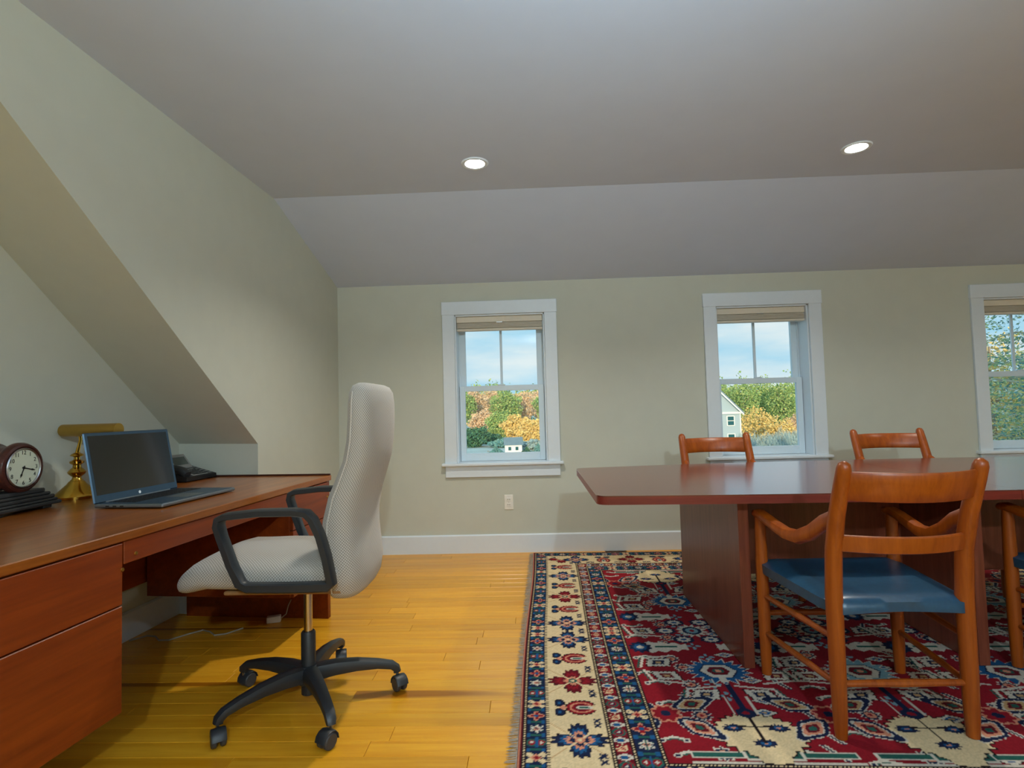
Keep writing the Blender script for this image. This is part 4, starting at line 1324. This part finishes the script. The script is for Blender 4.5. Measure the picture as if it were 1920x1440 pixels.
# far green wood
k = 0
for i_, px in enumerate((862, 890, 918, 948, 978, 1008, 1030)):
    y = 112 + (k % 3) * 10
    tree('woodland_tree', 'pale skyline treetop in the first window, ' + ('rightmost' if i_ == 6 else ORD[i_]), 'tree', px_x(px, y), y, 5.6 + rt.uniform(-.4, .8) - terrain(px_x(px, y), y), 6.5, 'f_orange' if k % 3 else 'f_green', 3600, .20, 'trees on the first window skyline', seed=40 + k)
    k += 1
for i_, px in enumerate((1340, 1364, 1388, 1412, 1436, 1460, 1484, 1508)):
    y = 114 + (k % 3) * 10
    tree('woodland_tree', 'yellow green skyline tree in the second window, ' + ORD[i_], 'tree', px_x(px, y), y, 5.7 + rt.uniform(-.4, .6) - terrain(px_x(px, y), y), 6.0, 'f_green', 3600, .20, 'trees on the second window skyline', seed=60 + k)
    k += 1
# golden middle rows
for (px, y, top, w, mat, lab) in [(938, 93, -.6, 5.0, 'f_green', 'yellow green tree at the centre of the first window'), (968, 86, -1.0, 4.6, 'f_gold', 'golden tree right of centre in the first window'),
                                  (997, 79, -1.4, 4.6, 'f_gold', 'golden tree at the right side of the first window'), (905, 100, -.2, 5.0, 'f_orange', 'pale orange tree at the left of the first window'),
                                  (1412, 102, -1.2, 8.5, 'f_gold', 'broad golden tree right of the grey house'), (1450, 93, -3.2, 6.0, 'f_gold', 'low golden tree at the centre of the second window'),
                                  (1488, 104, -2.2, 6.0, 'f_orange', 'pale peach tree at the right side of the second window')]:
    x = px_x(px, y)
    h = CAM_H + top - terrain(x, y) + .2
    tree('autumn_tree', lab, 'tree', x, y, h, w, mat, 4200, .17, 'autumn trees behind the house', seed=80 + k, lo=.05)
    k += 1
for (px, y, top, w, mat, lab, shp) in [(888, 74, -2.3, 4.4, 'f_dark', 'dark green bushy tree at the left of the first window', 'round'), (915, 80, -3.4, 4.2, 'f_dark', 'smaller dark green tree beside the bushy one in the first window', 'round'),
                                  (948, 72, -3.9, 4.6, 'f_teal', 'blue green thicket behind the white shed', 'round'), (1000, 67, -4.0, 3.6, 'f_shrub', 'grey blue thicket at the right of the white shed', 'round'),
                                  (928, 58, -4.4, 2.6, 'f_teal', 'blue green fir left of the white shed', 'cone'), (985, 56, -4.5, 2.0, 'f_dark', 'small dark fir right of the white shed', 'cone'), (1006, 60, -4.6, 1.8, 'f_teal', 'small blue green fir at the edge of the first window', 'cone')]:
    x = px_x(px, y)
    h = max(1.2, CAM_H + top - terrain(x, y) + .2)
    tree('evergreen_tree', lab, 'tree', x, y, h, w, mat, 3600, .11 if shp == 'cone' else .15, 'evergreens near the shed', shp, seed=100 + k, lo=.03)
    k += 1
for (px, y, top, w, lab) in [(1390, 66, -3.6, 4.0, 'grey blue bare bush beside the house corner'), (1418, 71.5, -4.4, 4.4, 'grey blue bare bush in the middle of the second window'), (1450, 77, -4.2, 4.4, 'grey blue bare bush behind the pale sapling'), (1482, 82.5, -4.3, 4.4, 'grey green bare bush at the right of the second window'), (1512, 66, -3.4, 4.0, 'grey green bare bush at the edge of the second window')]:
    x = px_x(px, y)
    h = CAM_H + top - terrain(x, y) + .2
    tree('bare_bush', lab, 'bush', x, y, h, w, 'f_shrub', 5200, .13, 'bare bushes beyond the second window', seed=120 + k, lo=-.1, narrow=True)
    k += 1
x = px_x(1449, 62)
tree('pale_sapling', 'pale bare sapling standing among the grey bushes', 'tree', x, 62, 2.6, 1.1, 'f_orange', 90, .14, None, seed=9, trunk='birch', narrow=True)
# small white shed
y = 62; x = px_x(960, y); z = terrain(x, y) - .05
t = thing('garden_shed', 'small white shed with a blue grey roof seen through the first window', 'shed', (x, y, z), R(4))
MB().box((-.95, -.7, 0), (.95, .7, 1.05)).build('walls', M['shed_white'], t, smooth=None)
MB().rings([[(-1.08, -.85, 1.0), (-1.08, 0, 1.85), (-1.08, .85, 1.0)], [(1.08, -.85, 1.0), (1.08, 0, 1.85), (1.08, .85, 1.0)]]).build('roof', M['roof'], t, smooth=None)
for xx in (-.42, .38):
    MB().box((xx - .16, -.72, .42), (xx + .16, -.69, .80)).build('window', M['pane_dark'], t, smooth=None)
# grey house
y = 86.0
xr = px_x(1381, y)
z = CAM_H - 8.6
HW = 7.0
t = thing('grey_house', 'grey sided gabled house seen through the second window', 'house', (xr - HW / 2, y, z), R(0))
ev = 8.6 - (773 - 757) / 1025 * y
MB().add([(-HW / 2, 0, 0), (HW / 2, 0, 0), (HW / 2, 0, ev), (0, 0, ev + 3.6), (-HW / 2, 0, ev), (-HW / 2, 9, 0), (HW / 2, 9, 0), (HW / 2, 9, ev), (0, 9, ev + 3.6), (-HW / 2, 9, ev)],
         [(0, 1, 2, 3, 4), (9, 8, 7, 6, 5), (1, 6, 7, 2), (0, 4, 9, 5), (2, 7, 8, 3), (3, 8, 9, 4)]).build('walls', M['siding'], t, smooth=None)
for s in (-1, 1):
    a, b = Vector((0, 0, ev + 3.75)), Vector((s * (HW / 2 + .4), 0, ev - .25))
    n_ = Vector((s * 3.9, 0, HW / 2)).normalized() * .18
    rf_ = MB().rings([[a + Vector((0, yy, 0)), b + Vector((0, yy, 0)), b + n_ + Vector((0, yy, 0)), a + n_ + Vector((0, yy, 0))] for yy in (-.4, 9.4)]).build('roof_slope', M['roof'], t, smooth=None)
    MB().rings([[a + Vector((0, yy, -.02)), b + Vector((0, yy, -.02)), b + Vector((0, yy, -.30)), a + Vector((0, yy, -.34))] for yy in (-.45, -.28)]).build('rake_board', M['shed_white'], t, smooth=None)
    MB().box((s * HW / 2 - .14, -.06, 0), (s * HW / 2 + .04, .1, ev), 0).build('corner_board', M['shed_white'], t, smooth=None)
MB().box((-HW / 2 - .3, -.3, ev - .28), (HW / 2 + .4, .05, ev + .02)).build('cornice', M['shed_white'], t, smooth=None)
for xx in (HW / 2 - 1.55, -HW / 2 + 1.55, 0):
    for zc in (ev - 1.35, ev - 4.1):
        w = MB().box((xx - .62, -.10, zc - .78), (xx + .62, .02, zc + .78)).build('window', M['shed_white'], t, smooth=None)
        for q in (-1, 1):
            MB().box((xx - .46, -.13, zc + (.05 if q > 0 else -.66)), (xx + .46, -.08, zc + (.66 if q > 0 else -.05))).build('pane', M['pane_dark'], w, smooth=None)
# big pine close to the third window
yy_ = 17.0
xx_ = px_x(1895, yy_)
z = terrain(xx_, yy_)
t = thing('tall_pine', 'big blue green pine with pale branches outside the third window', 'tree', (xx_, yy_, z))
rnd = random.Random(77)
tr = MB().tube([(.9, 0, 0), (.85, 0, 3), (.8, 0, 6), (.7, 0, 9), (.7, 0, 12)], [.28, .25, .2, .15, .08], 10).build('trunk', M['bark'], t)
fl = MB()
for k2 in range(60):
    z0 = 1.0 + k2 * .17
    a = rnd.uniform(0, 6.28)
    L = rnd.uniform(1.6, 3.4)
    pts_ = [Vector((.8, 0, z0)), Vector((.8 + math.cos(a) * L * .5, math.sin(a) * L * .5, z0 + rnd.uniform(-.1, .35))), Vector((.8 + math.cos(a) * L, math.sin(a) * L, z0 + rnd.uniform(-.3, .3)))]
    MB().tube(pts_, [.05, .032, .012], 6).build('branch', M['birch'], t)
    for q in range(420):
        s = rnd.uniform(.25, 1.05)
        p = pts_[0].lerp(pts_[2], s) + Vector((rnd.gauss(0, .26), rnd.gauss(0, .26), rnd.gauss(0, .14)))
        a1 = Vector((rnd.gauss(0, 1), rnd.gauss(0, 1), rnd.gauss(0, .5))).normalized()
        b1 = a1.cross(Vector((rnd.gauss(0, 1), rnd.gauss(0, 1), rnd.gauss(0, 1)))).normalized()
        sz = rnd.uniform(.035, .085)
        fl.add([p - a1 * sz, p + b1 * sz * .35, p + a1 * sz, p - b1 * sz * .35], [(0, 1, 2, 3)])
fl.build('needles', M['f_pine'], t, smooth=None, normals=False)
for k3, px in enumerate((1835, 1870, 1915)):
    y = (26.5, 31, 35.5)[k3]
    x = px_x(px, y)
    tree('hedgerow_tree', ['gold and green tree low behind the big pine, leftmost', 'gold and green tree low behind the middle of the big pine', 'gold and green tree low behind the big pine, rightmost'][k3], 'tree', x, y, 8.5, 3.4, 'f_green' if k3 % 2 else 'f_gold', 3600, .09, 'trees behind the big pine', seed=150 + k3, lo=.02)

# distant woods closing the view to both sides: uncountable far crowns in one object
rw = random.Random(31)
wd = MB()
for i in range(46):
    x = -88 + i * 5.4 + rw.uniform(-1.5, 1.5)
    y = 146 + rw.uniform(-4, 10)
    top = 7.2 + rw.uniform(-1.0, 1.4)
    z0 = terrain(x, y)
    c_ = crown(rw, (x, y, (z0 + top) / 2), 4.2, (top - z0) / 2, 900, .34)
    wd.add(c_.v, c_.f)
w_o = wd.build('distant_woods', M['f_green'], smooth=None, normals=False)
w_o['kind'] = 'stuff'
w_o['label'] = 'hazy green woods along the horizon beyond the windows'
w_o['category'] = 'woods'
